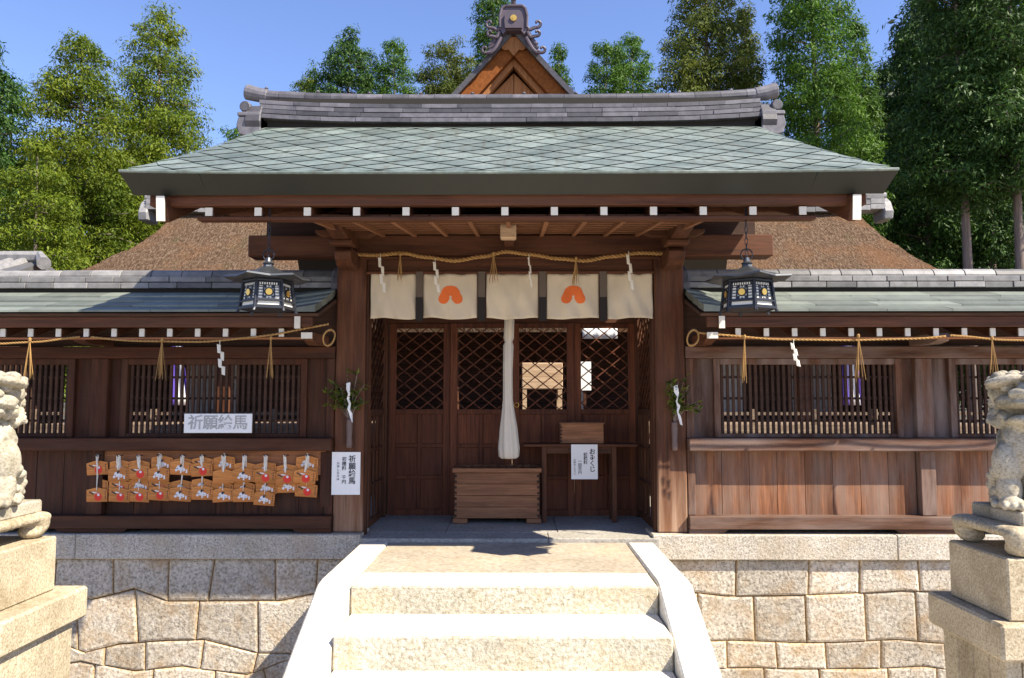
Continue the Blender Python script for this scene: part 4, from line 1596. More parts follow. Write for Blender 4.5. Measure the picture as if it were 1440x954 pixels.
x, z = at(491, 630, 7.165)
sprig(x, z, 'tube vase of leafy evergreen with white paper on the left pillar', 31)
x, z = at(949, 634, 7.165)
sprig(x, z, 'tube vase of leafy evergreen with white paper on the right pillar', 47)

# ------------------------------------------------------------------ lion statues on pedestals


def pedestal(sx, xin, xsl, yb, label):
    t = thing('stone_pedestal', (sx * (xin + 0.4), 4.8, -1.75), label, 'pedestal', 'stone pedestals of the lions')
    a, b = sx * xin, sx * (xin + 0.80)
    MB().box(a, b, 4.49, yb, 0.032, 0.384).build('block', 'pedestal', t, bevel=0.01)
    a, b = xsl, xsl + 0.96
    m_ = xsl + 0.34
    MB().box(sx * a, sx * b, 4.43, yb + 0.13, -0.175, 0.03).build('slab', 'pedestal', t, bevel=0.016)
    s = MB()
    y0, y1 = 4.50, yb + 0.06
    x0, x1 = xsl + 0.06, xsl + 0.90
    n = 4
    for k in range(n):
        ya, yb2 = y0 + (y1 - y0) * k / n, y0 + (y1 - y0) * (k + 1) / n
        s.box(sx * x0, sx * (x0 + 0.09), ya + 0.003, yb2 - 0.003, -1.4, -0.177)
        s.box(sx * (x1 - 0.09), sx * x1, ya + 0.003, yb2 - 0.003, -1.4, -0.177)
    for k in range(3):
        xa_, xb_ = x0 + 0.093 + (x1 - x0 - 0.186) * k / 3, x0 + 0.093 + (x1 - x0 - 0.186) * (k + 1) / 3
        s.box(sx * (xa_ + 0.003), sx * (xb_ - 0.003), y0, y0 + 0.08, -1.4, -0.177)
        s.box(sx * (xa_ + 0.003), sx * (xb_ - 0.003), y1 - 0.08, y1, -1.4, -0.177)
    s.build('upright_panel', 'pedestal', t, bevel=0.006)
    MB().box(sx * (xsl - 0.06), sx * (xsl + 1.02), 4.38, yb + 0.18, -1.75, -1.402).build('base_block', 'pedestal', t, bevel=0.015)
    return t


pedestal(-1, 3.00, 2.845, 5.19, 'stepped stone pedestal under the left lion, its inner side sunlit')
pedestal(1, 2.865, 2.78, 5.09, 'stepped stone pedestal under the right lion, its inner side shaded')


def stand(sx, cx_, cy_, label):
    """low carved stone table with bulging curled legs"""
    bl = []
    hw, hd = 0.40, 0.32
    bl.append(((0, 0, 0.138), (hw - 0.03, hd - 0.03, 0.028), Matrix.Identity(3), 1))
    for a in range(-6, 7):
        for q in (-1, 1):
            bl.append(((a / 6 * (hw - 0.04), q * (hd - 0.035), 0.132), (0.055, 0.045, 0.034)))
    for a in range(-5, 6):
        for q in (-1, 1):
            bl.append(((q * (hw - 0.035), a / 5 * (hd - 0.04), 0.132), (0.045, 0.055, 0.034)))
    for ax in (-1, 1):
        for ay in (-1, 1):
            for k in range(9):
                f = k / 8
                r_ = 0.088 - 0.020 * math.sin(f * math.pi) - 0.010 * f
                out = 0.035 * math.sin(f * 2.6) - 0.03 * f
                z_ = 0.125 - 0.082 * f
                bl.append(((ax * (hw - 0.07 + out), ay * (hd - 0.07 + out), z_), (r_, r_, 0.048)))
    o = sculpt(bl, 'stone_stand', 'pedestal', None, (cx_, cy_, 0.3855), 0.013, 0, 0.003, sx * 3)
    return tag(o, label, 'stone stand', 'carved stands under the lions')


def lion(sx, cx_, cy_, open_mouth, label):
    t = thing('lion_statue', (cx_, cy_, 0.545), label, 'statue', 'guardian lions beside the steps')
    MB().box(cx_ - 0.24, cx_ + 0.24, cy_ - 0.25, cy_ + 0.25, 0.546, 0.632).build('plinth', 'statue', t, bevel=0.012)
    b = []
    I = Matrix.Identity(3)

    def e(x, y, z, a, c, d, rx=0.0, ry=0.0, rz_=0.0):
        b.append(((x, y, z), (a, c, d), Matrix.Rotation(rz_, 3, 'Z') @ Matrix.Rotation(ry, 3, 'Y') @ Matrix.Rotation(rx, 3, 'X')))
    # trunk: haunches, back, chest
    e(0, 0.09, 0.16, 0.155, 0.15, 0.16)
    e(0, 0.03, 0.30, 0.14, 0.15, 0.22, R(-14))
    e(0, -0.07, 0.38, 0.16, 0.15, 0.19)
    e(0, -0.12, 0.36, 0.13, 0.11, 0.17)
    for s in (-1, 1):
        e(s * 0.13, 0.06, 0.13, 0.075, 0.14, 0.125, R(18))
        e(s * 0.15, -0.06, 0.035, 0.055, 0.105, 0.04)
        for q in (-1, 0, 1):
            e(s * 0.15 + q * 0.032, -0.15, 0.028, 0.019, 0.035, 0.026)
        e(s * 0.115, -0.14, 0.27, 0.075, 0.08, 0.14)
        e(s * 0.115, -0.155, 0.12, 0.060, 0.062, 0.11)
        e(s * 0.105, -0.185, 0.04, 0.06, 0.075, 0.042)
        for q in (-1, 0, 1):
            e(s * 0.105 + q * 0.036, -0.25, 0.032, 0.021, 0.034, 0.028)
        # curls behind the elbow
        for k in range(4):
            e(s * (0.165 + 0.012 * (k % 2)), -0.13 + 0.05 * k, 0.225 - 0.035 * k, 0.036, 0.036, 0.036)
            e(s * (0.16 + 0.012 * (k % 2)), -0.10 + 0.05 * k, 0.10 - 0.012 * k, 0.030, 0.034, 0.030)
    # tail: flame behind
    for k in range(7):
        f = k / 6
        e(0.03 * math.sin(f * 5), 0.22 + 0.04 * math.sin(f * 3), 0.15 + 0.42 * f, 0.085 * (1 - 0.6 * f), 0.05, 0.07)
    H = []
    hb = b
    b = H

    def eh(*a):
        nonlocal b
        e_(*a)

    def e_(x, y, z, a, c, d, rx=0.0, ry=0.0, rz_=0.0):
        H.append(((x, y, z), (a, c, d), Matrix.Rotation(rz_, 3, 'Z') @ Matrix.Rotation(ry, 3, 'Y') @ Matrix.Rotation(rx, 3, 'X')))
    # head about its own centre (faces -y)
    e_(0, 0.02, 0.02, 0.155, 0.15, 0.14)
    e_(0, -0.11, -0.025, 0.145, 0.105, 0.050)             # upper muzzle
    e_(0, -0.195, 0.018, 0.060, 0.036, 0.034)
    e_(0, -0.16, 0.05, 0.030, 0.05, 0.035)
    for q_ in range(-6, 7):                                                # rolled upper lip
        e_(q_ * 0.021, -0.205 + 0.0022 * q_ * q_, -0.040 - 0.0006 * q_ * q_, 0.016, 0.016, 0.013)             # nose
    for s in (-1, 1):
        e_(s * 0.035, -0.205, 0.012, 0.026, 0.022, 0.022)
        e_(s * 0.078, -0.155, 0.098, 0.088, 0.068, 0.034, 0, s * R(14))
        e_(s * 0.135, -0.10, 0.085, 0.05, 0.06, 0.035)      # heavy brow
        e_(s * 0.075, -0.138, 0.048, 0.030, 0.022, 0.022)                  # eye
        e_(s * 0.085, -0.13, -0.03, 0.05, 0.055, 0.045)                    # cheek
        e_(s * 0.165, 0.03, 0.055, 0.03, 0.06, 0.075, R(25))               # ear
        for k in range(3):
            e_(s * (0.05 + 0.028 * k), -0.185 + 0.022 * k, -0.042, 0.018, 0.014, 0.024)   # teeth under the lip
        for k in range(6):                                                  # mane curls around the cheeks
            a = R(-58 + 30 * k)
            cy2, cz2 = 0.02 + 0.075 * math.cos(a) * 0.9, -0.02 + 0.13 * math.sin(a)
            e_(s * 0.150, cy2, cz2, 0.045, 0.047, 0.047)
            for w_ in range(9):                                             # spiral on each curl
                q_ = w_ * 0.75
                rr_ = 0.034 * (1 - w_ / 11)
                e_(s * (0.186 + 0.002 * w_), cy2 + rr_ * math.cos(q_), cz2 + rr_ * math.sin(q_), 0.012, 0.011, 0.011)
    jz = -0.142 if open_mouth else -0.095
    e_(0, -0.085, jz, 0.098, 0.095, 0.034)
    e_(0, -0.15, jz + 0.006, 0.072, 0.045, 0.03)
    e_(0, -0.06, jz - 0.03, 0.07, 0.06, 0.035)           # beard
    for s in (-1, 1):
        e_(s * 0.11, -0.02, jz + 0.02, 0.05, 0.06, 0.06)
    for k in range(5):                                    # curls over the crown and neck
        for j in range(-2, 3):
            a = R(25 + 34 * k)
            e_(j * 0.062, -0.02 + 0.145 * -math.cos(a) * 0.85, 0.035 + 0.115 * math.sin(a), 0.034, 0.030, 0.030)
    e_(0, 0.0, 0.065, 0.15, 0.14, 0.085)
    e_(0, 0.10, -0.13, 0.13, 0.10, 0.14)
    hm = Matrix.Rotation(sx * R(-14), 3, 'Z') @ Matrix.Rotation(R(-6), 3, 'X')
    for c, r_, m_ in H:
        p = hm @ Vector(c) + Vector((0, -0.10, 0.66))
        hb.append((tuple(p), r_, hm @ m_))

    def locks(p):
        d = 0.0
        if 0.36 < p.z < 0.60:                                  # carved mane locks round the neck
            a_ = math.atan2(p.x, -p.y)
            w_ = min(1.0, (p.z - 0.36) / 0.05, (0.60 - p.z) / 0.05)
            if abs(a_) > 0.55:
                d += 0.0075 * w_ * math.sin(a_ * 15 + p.z * 55)
        if p.z > 0.64 and p.y > -0.12:
            d += 0.006 * math.sin(p.x * 75 + 2.5 * math.sin(p.y * 40)) * math.sin(p.y * 62 + p.z * 40)
        if p.z < 0.30 and p.y > -0.10:
            d += 0.002 * math.sin(p.z * 95 + p.y * 50)
        return d
    o = sculpt(hb, 'body', 'statue', t, (0, 0, 0.085), 0.0060, sx * R(-28), 0.0010, sx, locks)
    o.scale = (1.16, 1.12, 1.0)
    return t


stand(-1, -3.43, 4.85, 'carved stone stand with curled legs under the left lion')
stand(1, 3.30, 4.79, 'carved stone stand with curled legs under the right lion')
lion(-1, -3.31, 4.88, False, 'pale stone guardian lion on the left pedestal, mostly outside the picture')
lion(1, 3.25, 4.82, True, 'weathered stone guardian lion with open mouth on the right pedestal')

# ------------------------------------------------------------------ worship hall behind the gate
hall = thing('worship_hall', (0, 13.5, 0), 'wide hall with brown bark thatched roof and tiled ridge behind the gate', 'hall')


def hz(t):
    return 4.97 - 2.34 * (t * (1.22 - 0.22 * t))


def hw_(t):
    return 6.75 + 0.30 * t + 1.9 * t ** 3


rf = MB()
for side in (-1, 1):
    top, bot = [], []
    for i in range(44):
        t = min(1.0, (i // 2) / 22 + (0.9 / 22 if i % 2 else 0.0))
        y = 15 + side * 3.6 * t
        w = hw_(t)
        w_l, w_r = w + 0.75 * t ** 3, w - 0.45 * t ** 3
        top.append([(-w_l + (w_l + w_r) * j / 24, y, hz(t) + (0.008 if i % 2 else -0.004) + 0.06 * mnoise.noise(Vector((j * 0.6, t * 8, side))) + 0.02 * mnoise.noise(Vector((j * 2.1, t * 30, side)))) for j in range(25)])
        bot.append([(-w_l + 0.15 + (w_l + w_r - 0.3) * j / 24, y - side * 0.08 * t, hz(t) - 0.34) for j in range(25)])
    rf.grid(top, 0, flip=side == 1)
    rf.grid(bot, 0, flip=side == -1)
    rf.grid([top[-1], bot[-1]], 0)
    for j in (0, 24):
        rf.grid([[r[j] for r in top], [r[j] for r in bot]], 0)
rf.build('thatched_roof', 'thatch', hall, smooth=True, fix=False)
rd = MB()
rr = random.Random(8)
zc = 4.92
for h, d in ((0.11, 0.22), (0.11, 0.2), (0.10, 0.17)):
    x = -7.25
    while x < 7.25:
        L = min(rr.uniform(0.3, 0.4), 7.25 - x)
        up = 0.10 * (abs(x) / 7.25) ** 6
        rd.box(x, x + L - 0.01, 15 - d, 15 + d, zc + up, zc + h - 0.015 + up)
        x += L
    zc += h
rd.tube([(x, 15, 5.25 + 0.06 * (abs(x) / 7.3) ** 6) for x in [-7.35 + 14.7 * i / 30 for i in range(31)]], 0.065, 10)
rd.build('ridge', 'tile_pale', hall)
for s in (-1, 1):
    MB().prism([(15 - 0.22, 4.80), (15 - 0.26, 4.95), (15 - 0.16, 5.16), (15, 5.28), (15.16, 5.16), (15.26, 4.95), (15.22, 4.80)], 'yz', s * 7.2, s * 7.38).build('ridge_end_tile', 'tile_pale', hall, bevel=0.02)
for s in (-1, 1):
    MB().prism([(12.3, 2.75), (15, 4.5), (17.7, 2.75), (17.7, 0.9), (12.3, 0.9)], 'yz', s * 6.3, s * 6.36).build('gable_wall', 'dark_x', hall)
MB().box(-6.6, 6.6, 10.3, 16, 0.84, 0.95).build('veranda_floor', 'veranda', hall)
for k in range(24):
    x = -6.4 + 12.8 * k / 23
    MB().box(x - 0.06, x + 0.06, 10.5, 10.62, 0.0, 0.839).build('veranda_post', 'gate_z', hall)
MB().box(-6.5, 6.5, 10.34, 10.42, 0.70, 0.838).build('veranda_beam', 'veranda', hall)
for x in (-6.3, -4.5, -2.7, -0.95, 0.95, 2.7, 4.5, 6.3):
    MB().box(x - 0.10, x + 0.10, 11.9, 12.1, 0.951, 3.0).build('pillar', 'gate_z', hall, bevel=0.01)
MB().box(-6.4, 6.4, 11.92, 12.08, 2.45, 2.65).build('tie_beam', 'gate_x', hall)
MB().box(-6.4, 6.4, 13.9, 13.96, 0.951, 3.4).build('rear_wall', 'dark_x', hall)
for a, b in ((-5.9, -5.0), (3.3, 4.1), (5.0, 5.7), (0.95, 1.25)):
    MB().box(a, b, 13.86, 13.9, 1.0, 1.95).build('plaster_panel', 'plaster', hall)
sp = MB()
for k in range(5):
    sp.box(-1.5, 1.5, 9.2 + 0.22 * k, 10.29, 0.17 * k, 0.17 * (k + 1) - 0.003)
sp.build('stair', 'veranda', hall)
for s in (-1, 1):
    r_ = MB()
    r_.box(s * 1.6, s * 6.5, 10.37, 10.41, 1.08, 1.12)
    for k in range(7):
        x = 1.62 + 4.85 * k / 6
        r_.box(s * x - 0.03 * 1, s * x + 0.03, 10.355, 10.425, 0.951, 1.16)
    r_.build('railing', 'veranda', hall)
stn = thing('offering_stand', (0.42, 11.4, 0.951), 'pale wooden stand in the hall seen through the right door lattice', 'stand')
MB().box(0.13, 0.72, 11.1, 11.5, 1.44, 1.82).build('box', 'lit_wood', stn, bevel=0.01)
for q in (0.17, 0.68):
    for y_ in (11.14, 11.46):
        MB().box(q - 0.03, q + 0.03, y_ - 0.03, y_ + 0.03, 0.952, 1.438).build('leg', 'lit_wood', stn)
ntc = thing('notice_board', (1.03, 11.0, 0.951), 'white notice board on a post seen through the rightmost door lattice', 'notice board')
MB().box(0.94, 1.12, 11.0, 11.02, 1.42, 1.83).build('board', 'paper', ntc)
MB().box(1.01, 1.05, 11.022, 11.06, 0.952, 1.80).build('post', 'gate_z', ntc)
vl = MB()
vl.grid([[(1.0 + 0.5 * u / 12, 11.0 + 0.012 * math.sin(u * 2.0), z_) for u in range(13)] for z_ in (2.36, 2.25, 2.16)])
o = vl.build('hall_valance', 'paper', None, (1.25, 11.0, 2.25), smooth=True)
o.modifiers.new('thickness', 'SOLIDIFY').thickness = 0.004
tag(o, 'short white cloth under the hall eave seen through the rightmost door lattice', 'cloth')


def drape(px_, label):
    x, zt = at(px_, 505, 11.6)
    zb = at(px_, 570, 11.6)[1]
    rows = []
    for i in range(10):
        v = i / 9
        rows.append([(x - 0.12 + 0.24 * u / 12 * (0.7 + 0.6 * v), 11.6 + 0.03 * math.sin(u * 1.9), zt + 0.3 + (zb - zt - 0.3) * v) for u in range(13)])
    mb = MB().grid(rows)
    for k in range(len(mb.m)):
        mb.m[k] = 1 if (k % 12) in (4, 5, 6, 7, 8, 9) else 0
    o = mb.build('hall_drape', ['purple', 'paper'], None, (x, 11.6, zt), smooth=True)
    m_ = o.modifiers.new('thickness', 'SOLIDIFY')
    m_.thickness = 0.006
    tag(o, label, 'curtain', 'purple and white drapes in the hall')


drape(251, 'purple and white drape in the hall seen through the left window')
drape(1195, 'purple and white drape in the hall seen through the right window')

# ------------------------------------------------------------------ main sanctuary with front gable
sanc = thing('main_sanctuary', (0, 20, 0), 'taller building behind, its golden front gable showing over the gate ridge', 'building')
AX, AZ = -0.03, 10.24


def gp(d, drop=0.0):
    """roof line: height at half-width d (steeper at the top)"""
    return AZ - drop - 1.18 * d + 0.035 * d * d


gr = MB()
YF, YR = 17.80, 25.0
for s in (-1, 1):
    top, bot = [], []
    for i in range(13):
        d = 4.6 * i / 12
        top.append([(AX + s * d, YF, gp(d)), (AX + s * d, YR, gp(d))])
        bot.append([(AX + s * d, YF + 0.02, gp(d, 0.17)), (AX + s * d, YR, gp(d, 0.17))])
    gr.grid(top, 0)
    gr.grid(bot, 1)
    gr.grid([[r[0] for r in top], [r[0] for r in bot]], 0)
    gr.grid([top[-1], bot[-1]], 0)
gr.build('roof', ['tile', 'thatch'], sanc, fix=False)
for s in (-1, 1):
    # layered bark edge seen from below, then the carved bargeboard, then the inner board
    for (d0, d1, y0, y1, mt, nm) in ((0.18, 0.66, 17.95, 18.15, 'bark_orange', 'bark_edge'), (0.67, 0.86, 18.12, 18.30, 'hinoki', 'bargeboard')):
        outer = [(AX + s * d, gp(d, d0)) for d in [4.4 * i / 10 for i in range(11)]]
        inner = [(AX + s * d, gp(d, d1)) for d in [4.4 * i / 10 for i in range(10, -1, -1)]]
        MB().prism(outer + inner, 'xz', y0, y1).build(nm, mt, sanc)
    MB().prism([(AX + s * 0.006, gp(0, 0.95)), (AX + s * 4.0, gp(4.0, 0.95)), (AX + s * 4.0, 5.6), (AX + s * 0.006, 5.6)], 'xz', 18.34, 18.40).build('gable_panel', 'hinoki', sanc)
MB().prism([(AX, gp(0, 1.55)), (AX + 0.5, gp(0, 2.15)), (AX, gp(0, 1.75)), (AX - 0.5, gp(0, 2.15))], 'xz', 18.27, 18.335).build('gable_strut', 'dark_x', sanc)
MB().box(-3.9, 3.8, 18.6, 24.6, 0, 5.6).build('wall', 'dark_x', sanc)
kg = MB()
kpoly = [(-0.26, -0.42), (-0.30, -0.52), (-0.22, -0.58), (-0.13, -0.56), (-0.08, -0.62), (0, -0.72), (0.08, -0.62), (0.13, -0.56), (0.22, -0.58), (0.30, -0.52), (0.26, -0.42), (0.10, -0.24), (-0.10, -0.24)]
kg.prism([(AX + x, AZ + z) for x, z in kpoly], 'xz', 17.86, 17.93)
kg.build('pendant_board', 'hinoki', sanc, bevel=0.01)
on = MB()
OZ = 10.03
arch = [(-0.17, 0.0), (-0.26, -0.10), (-0.335, 0.06), (-0.345, 0.36), (-0.30, 0.55), (-0.22, 0.62), (0.22, 0.62), (0.30, 0.55), (0.345, 0.36), (0.335, 0.06), (0.26, -0.10), (0.17, 0.0)]
on.prism([(AX + x, OZ + z) for x, z in arch], 'xz', 17.600, 17.950)
for i in range(len(arch) - 4):                                # raised rim along the arch
    p, q = arch[i + 2], arch[i + 3] if i + 3 < len(arch) else arch[0]
    if i + 3 <= 9:
        on.tube([(AX + p[0] * 0.94, 17.590, OZ + p[1] * 0.96), (AX + q[0] * 0.94, 17.590, OZ + q[1] * 0.96)], 0.035, 7)
arch2 = [(-0.20, 0.02), (-0.22, 0.20), (-0.20, 0.38), (-0.14, 0.44), (0.14, 0.44), (0.20, 0.38), (0.22, 0.20), (0.20, 0.02)]
on.prism([(AX + x, OZ + z) for x, z in arch2], 'xz', 17.520, 17.595)
for s in (-1, 1):
    for (sx0, sz0, ex, ez, r0) in ((0.30, 0.12, 0.57, 0.17, 0.095), (0.33, -0.02, 0.56, -0.06, 0.075), (0.30, -0.16, 0.68, -0.46, 0.085)):
        pts, rs = [], []
        for i in range(8):                                    # band leaving the arch
            f = i / 8
            pts.append((AX + s * (sx0 + (ex - r0 - 0.02 - sx0) * f), 17.640, OZ + sz0 + (ez - r0 - sz0) * f - 0.07 * math.sin(f * 3.1)))
            rs.append(0.045)
        for i in range(16):                                   # scroll
            a = -2.0 + i * 0.36
            r_ = r0 * (1 - i / 22)
            pts.append((AX + s * (ex + r_ * math.cos(a)), 17.640 - 0.004 * i, OZ + ez + r_ * math.sin(a)))
            rs.append(0.042 * (1 - i / 40))
        on.tube(pts, rs, 7)
    for k in range(3):                                        # wave ribs filling the wing
        pts = []
        for i in range(10):
            f = i / 9
            pts.append((AX + s * (0.24 + 0.33 * f + 0.02 * k), 17.700 + 0.02 * k, OZ + 0.06 - 0.11 * k - 0.36 * f + 0.035 * math.sin(f * 6 + k)))
        on.tube(pts, 0.05, 7)
on.tube([(AX, 17.700, OZ + 0.60), (AX, 17.620, OZ + 0.74), (AX + 0.01, 17.500, OZ + 0.86)], [0.065, 0.06, 0.07], 10)
on.build('ridge_ornament', 'oni', sanc, bevel=0.0)
gd = MB()
gd.prism([(AX + 0.075 * math.cos(2 * math.pi * i / 18), OZ + 0.25 + 0.075 * math.sin(2 * math.pi * i / 18)) for i in range(18)], 'xz', 17.485, 17.518)
gd.prism([(AX - 0.005 + 0.025 * math.cos(2 * math.pi * i / 12), OZ + 0.25 + 0.036 * math.sin(2 * math.pi * i / 12)) for i in range(12)], 'xz', 17.475, 17.484)
gd.build('gilt_crest', 'gold', sanc)

# small tiled storehouse at the far left
sh = thing('storehouse', (-9.0, 11.5, 0), 'small building with pale tiled roof at the far left', 'building')
ro = MB()
for side in (-1, 1):
    for k in range(26):
        x = -11.6 + 0.2 * k
        w0 = min(0.0, -0.0)
        top = (x, 11.5, 3.42)
        xe = -7.20
        if x > xe:
            continue
        ro.tube([(x, 11.5, 3.40), (x, 11.5 + side * 0.8, 3.08), (x, 11.5 + side * 1.6, 2.84)], 0.06, 6)
    ro.add([(-11.8, 11.5, 3.38), (-7.15, 11.5, 3.38), (-6.85, 11.5 + side * 1.7, 2.78), (-11.8, 11.5 + side * 1.7, 2.78), (-11.8, 11.5, 3.28), (-7.15, 11.5, 3.28), (-6.85, 11.5 + side * 1.7, 2.68), (-11.8, 11.5 + side * 1.7, 2.68)],
           [(0, 1, 2, 3), (7, 6, 5, 4), (0, 4, 5, 1), (1, 5, 6, 2), (2, 6, 7, 3)])
ro.tube([(-11.8, 11.5, 3.45), (-7.20, 11.5, 3.45), (-6.95, 11.2, 3.30)], 0.1, 8)
ro.build('roof', 'tile_pale', sh)
MB().box(-11.4, -7.5, 10.3, 12.7, 0, 2.75).build('wall', 'dark_x', sh)

# ------------------------------------------------------------------ trees


def leaf_cloud(centres, radii, per, size, seed, droop=0.7, up=0.25, flat=0.72):
    """many leaf-sized blades round clump centres -> vertex and face arrays"""
    g_ = np.random.default_rng(seed)
    c = np.repeat(np.array(centres), per, axis=0)
    r = np.repeat(np.array(radii), per)
    n = len(c)
    d = g_.normal(size=(n, 3))
    d /= np.linalg.norm(d, axis=1)[:, None]
    rad = r * g_.uniform(0.12, 1.0, n) ** 0.42 * (1 + 0.22 * np.sin(d[:, 0] * 7 + c[:, 2] * 5) * np.sin(d[:, 2] * 6 + c[:, 0] * 3))
    p = c + d * rad[:, None] * np.array([1, 1, flat])
    nn = d + g_.normal(size=(n, 3)) * 0.42 + np.array([0, 0, up])
    nn /= np.linalg.norm(nn, axis=1)[:, None]
    ax = np.cross(nn, g_.normal(size=(n, 3))) * 0.6 + d * np.array([1.0, 1.0, 0.3]) * 0.8 + np.array([0, 0, -droop])
    ax -= nn * (0.75 * np.sum(ax * nn, axis=1))[:, None]
    ax /= np.linalg.norm(ax, axis=1)[:, None] + 1e-9
    sd_ = np.cross(ax, nn)
    L = size * g_.uniform(0.9, 2.1, n)
    wv = L * g_.uniform(0.11, 0.19, n)
    a = p - ax * (L * 0.45)[:, None]
    b = p + sd_ * wv[:, None] - ax * (L * 0.05)[:, None]
    e = p + ax * (L * 0.55)[:, None]
    f = p - sd_ * wv[:, None] - ax * (L * 0.05)[:, None]
    v = np.stack([a, b, e, f], axis=1).reshape(-1, 3)
    return v


def quads_obj(name, v, mat_, parent):
    n = len(v) // 4
    me = bpy.data.meshes.new(name)
    me.vertices.add(len(v))
    me.vertices.foreach_set('co', v.astype(np.float32).ravel())
    me.loops.add(len(v))
    me.loops.foreach_set('vertex_index', np.arange(len(v), dtype=np.int32))
    me.polygons.add(n)
    me.polygons.foreach_set('loop_start', np.arange(0, len(v), 4, dtype=np.int32))
    me.materials.append(M[mat_])
    me.update(calc_edges=True)
    o = bpy.data.objects.new(name, me)
    C.objects.link(o)
    if parent is not None:
        o.parent = parent
    return o


def tree(px_, top_py, Y, hw_px, base_f, mat_, label, seed, kind='cone', dens=1.0, leaf=0.22, ground=-0.01, bare=0.0, cat='tree', name='cedar_tree'):
    rnd = random.Random(seed)
    x, ztop = at(px_, top_py, Y)
    hw = 1.32 * hw_px * Y / FPX
    H = ztop - ground
    t = thing(name, (x, Y, ground), label, cat, 'trees behind the shrine')
    zb = H * base_f
    lean = rnd.uniform(-0.02, 0.02) * H
    # trunk and limbs
    tk = MB()
    r0 = 0.008 * H + 0.03
    tk.tube([(x + lean * f * f, Y, ground + H * 0.97 * f) for f in [0, 0.05, 0.15, 0.35, 0.6, 0.8, 1.0]], [r0 * 1.35, r0 * 1.05, r0, r0 * 0.8, r0 * 0.55, r0 * 0.32, 0.02], 9)
    cs, rs = [], []
    nlev = max(12, int((H - zb) / 0.42))
    for i in range(nlev):
        f = (i + rnd.uniform(0, 1)) / nlev
        z = zb + (H - zb) * f
        if kind == 'cone':
            env = hw * (min(1.0, 0.55 + f * 2.2) if f < 0.2 else 1.0) * (1 - f) ** 0.55 + 0.10
        elif kind == 'column':
            env = hw * (1 - f ** 3.2) * (0.75 + 0.25 * math.sin(f * 9 + seed)) + 0.15
        else:
            env = hw * math.sqrt(max(0.02, 1 - (2 * f - 1) ** 2)) + 0.1
        nb = max(6, int(4.5 + env * 4.0 * dens))
        a0 = rnd.uniform(0, 6.28)
        for k in range(nb):
            a = a0 + 6.283 * k / nb + rnd.uniform(-0.4, 0.4)
            reach = env * rnd.uniform(0.5, 1.15)
            lx, ly = math.cos(a) * reach, math.sin(a) * reach
            dz = -0.10 * reach + rnd.uniform(-0.25, 0.25)
            cxx = lean * (z / H) ** 2
            if reach > 0.5 and k % 2 == 0:
                tk.tube([(x + cxx, Y, ground + z - 0.1 * reach), (x + cxx + lx * 0.5, Y + ly * 0.5, ground + z - 0.02 * reach), (x + cxx + lx * 0.95, Y + ly * 0.95, ground + z + dz)], [0.018 + 0.012 * reach, 0.014 + 0.006 * reach, 0.008], 4)
            m = 3 if reach > 1.6 else 2 if reach > 0.8 else 1
            for q in range(m):
                g_ = 1.0 - 0.30 * q
                if rnd.random() < bare:
                    continue
                cs.append((lx * g_ + cxx, ly * g_, z + dz * g_))
                rs.append(rnd.uniform(0.30, 0.66) * (0.78 + 0.12 * hw) * (0.8 if f > 0.85 else 1.0))
    cs.append((lean, 0, H * 0.985))
    rs.append(0.2)
    tk.build('trunk', 'trunk', t, smooth=True, fix=False)
    per = int(135 * (0.2 / leaf))
    v = leaf_cloud(cs, rs, per, leaf * 0.46, seed)
    quads_obj('crown', v, mat_, t)
    return t


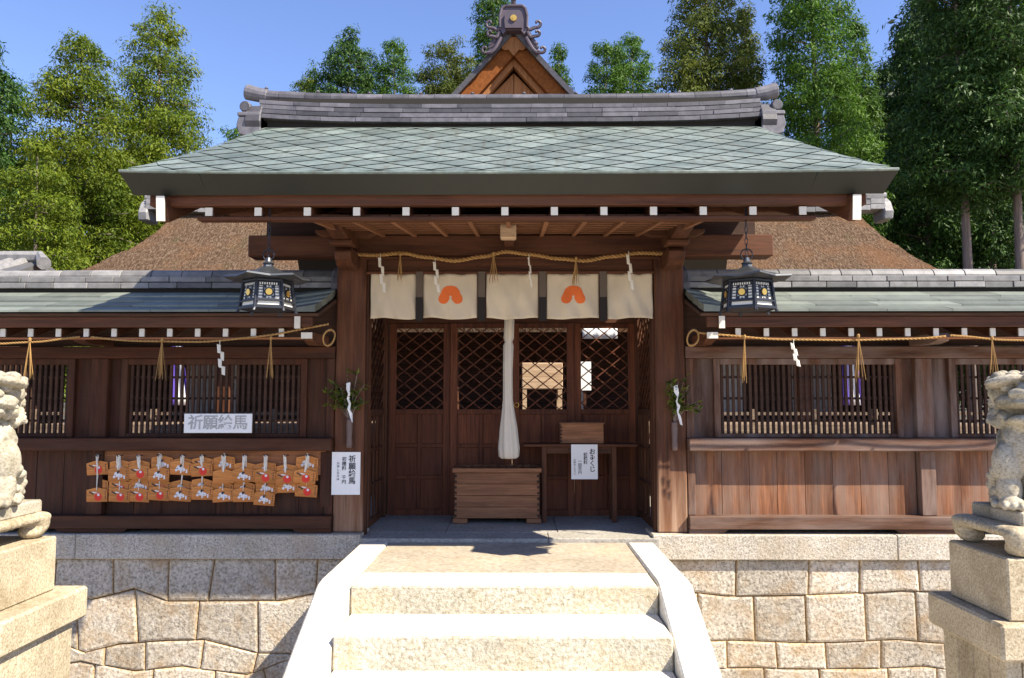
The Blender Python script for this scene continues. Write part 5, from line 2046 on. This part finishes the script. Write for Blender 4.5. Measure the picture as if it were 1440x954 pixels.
TREES = [
    # px, top, Y, half width px, crown start, material, label, kind, density, leaf
    (-8, 62, 24, 46, 0.05, 'leaf_dark', 'dark green cedar cut by the left picture edge', 'column', 1.0, 0.22),
    (122, 50, 26, 88, 0.25, 'leaf_yellow', 'broad yellow green cypress with bare pinkish trunk below, left of the tallest left tree', 'cone', 1.0, 0.20),
    (232, 20, 29, 84, 0.12, 'leaf_yellow', 'tall yellow green cypress nearest the left end of the gate roof', 'cone', 1.0, 0.20),
    (60, 205, 22, 44, 0.10, 'leaf_yellow', 'low yellow green bushy tree standing before the left cypress', 'round', 0.9, 0.18),
    (330, 176, 33, 18, 0.6, 'leaf_green', 'small green treetop peeping beside the left ridge end of the gate', 'round', 0.9, 0.2),
    (432, 112, 36, 24, 0.7, 'leaf_yellow', 'low bright green treetop just above the left part of the gate ridge', 'round', 1.0, 0.22),
    (490, 52, 36, 36, 0.62, 'leaf_dark', 'rounded dark tree with loose top, leftmost over the gate ridge', 'round', 0.8, 0.24),
    (563, 56, 36, 34, 0.58, 'leaf_green', 'cone shaped green tree left of the gable, between two rounder ones', 'cone', 0.9, 0.22),
    (632, 64, 34, 38, 0.6, 'leaf_brown', 'olive green tree touching the left slope of the gable', 'round', 1.0, 0.22),
    (692, -60, 38, 34, 0.4, 'leaf_green', 'tall slender tree rising directly behind the gable ornament', 'column', 0.8, 0.24),
    (780, 74, 36, 20, 0.55, 'leaf_green', 'small pointed tree touching the right slope of the gable', 'cone', 0.9, 0.22),
    (843, 58, 36, 24, 0.58, 'leaf_green', 'loose green tree over the gate ridge, left one of a pair right of the gable', 'round', 0.8, 0.22),
    (893, 52, 37, 25, 0.58, 'leaf_green', 'loose green tree over the gate ridge, right one of a pair right of the gable', 'round', 0.75, 0.22),
    (985, -130, 27, 66, 0.08, 'leaf_brown', 'tall olive green cedar above the right end of the gate ridge', 'column', 1.05, 0.2),
    (1056, 18, 29, 34, 0.1, 'leaf_brown', 'narrow brownish cedar between the olive cedar and the bright green cedar', 'column', 0.9, 0.2),
    (1138, -150, 25, 72, 0.06, 'leaf_green', 'bright green dense cedar beyond the right end of the gate roof', 'cone', 1.15, 0.2),
    (1204, 34, 31, 38, 0.05, 'leaf_green', 'shorter green cedar tucked right of the bright green cedar', 'cone', 0.9, 0.22),
    (1290, -10, 27, 66, 0.30, 'leaf_dark', 'dark cedar with drooping crown at the edge of the right wood', 'column', 0.95, 0.22),
    (1338, -120, 21, 64, 0.46, 'leaf_dark', 'tall dark cedar with bare trunk, left one of two near the right edge', 'column', 0.95, 0.2),
    (1408, -130, 20, 78, 0.46, 'leaf_dark', 'tall dark cedar with bare trunk, nearest the right picture edge', 'column', 0.95, 0.2),
    (1372, -60, 26, 70, 0.12, 'leaf_dark', 'dark dense cedar standing between and behind the two bare trunked cedars', 'column', 1.1, 0.22),
    (20, 120, 27, 48, 0.05, 'leaf_green', 'mid green cedar filling the gap between the edge cedar and the left cypress', 'cone', 1.0, 0.2),
    (178, 225, 31, 60, 0.05, 'leaf_green', 'mid green cedar behind the gap between the two left cypresses', 'cone', 1.0, 0.2),
    (1245, 95, 32, 60, 0.05, 'leaf_dark', 'dark shaded cedar filling the gap behind the right wood edge', 'column', 1.1, 0.24),
]
for i, (px_, tp, Y, hwp, bf, mt, lb, kd, de, lf) in enumerate(TREES):
    tree(px_, tp, Y, hwp, bf, mt, lb, 100 + i * 7, kd, de, lf)

# far wood: one mass of foliage behind the single trees
rnd = random.Random(77)
cs, rs = [], []


def mass(px0, px1, py_top, Y0, Y1, n, zlow):
    for _ in range(n):
        Y = rnd.uniform(Y0, Y1)
        p = rnd.uniform(px0, px1)
        x, zt = at(p, py_top + 30 * mnoise.noise(Vector((p * 0.03, 3, 0))), Y)
        cs.append((x, Y, rnd.uniform(zlow, zt)))
        rs.append(rnd.uniform(0.6, 1.1))


mass(-120, 335, 225, 33, 40, 620, 1.0)
mass(1180, 1640, 120, 31, 42, 1100, 1.0)
mass(1262, 1640, 10, 33, 42, 900, 6.0)
mass(400, 1000, 160, 42, 48, 300, 4.0)
o = quads_obj('far_wood', leaf_cloud(cs, rs, 70, 0.26, 5), 'leaf_shaded', None)
tag(o, 'dark far wood closing the view behind the single trees', 'wood', kind='stuff')
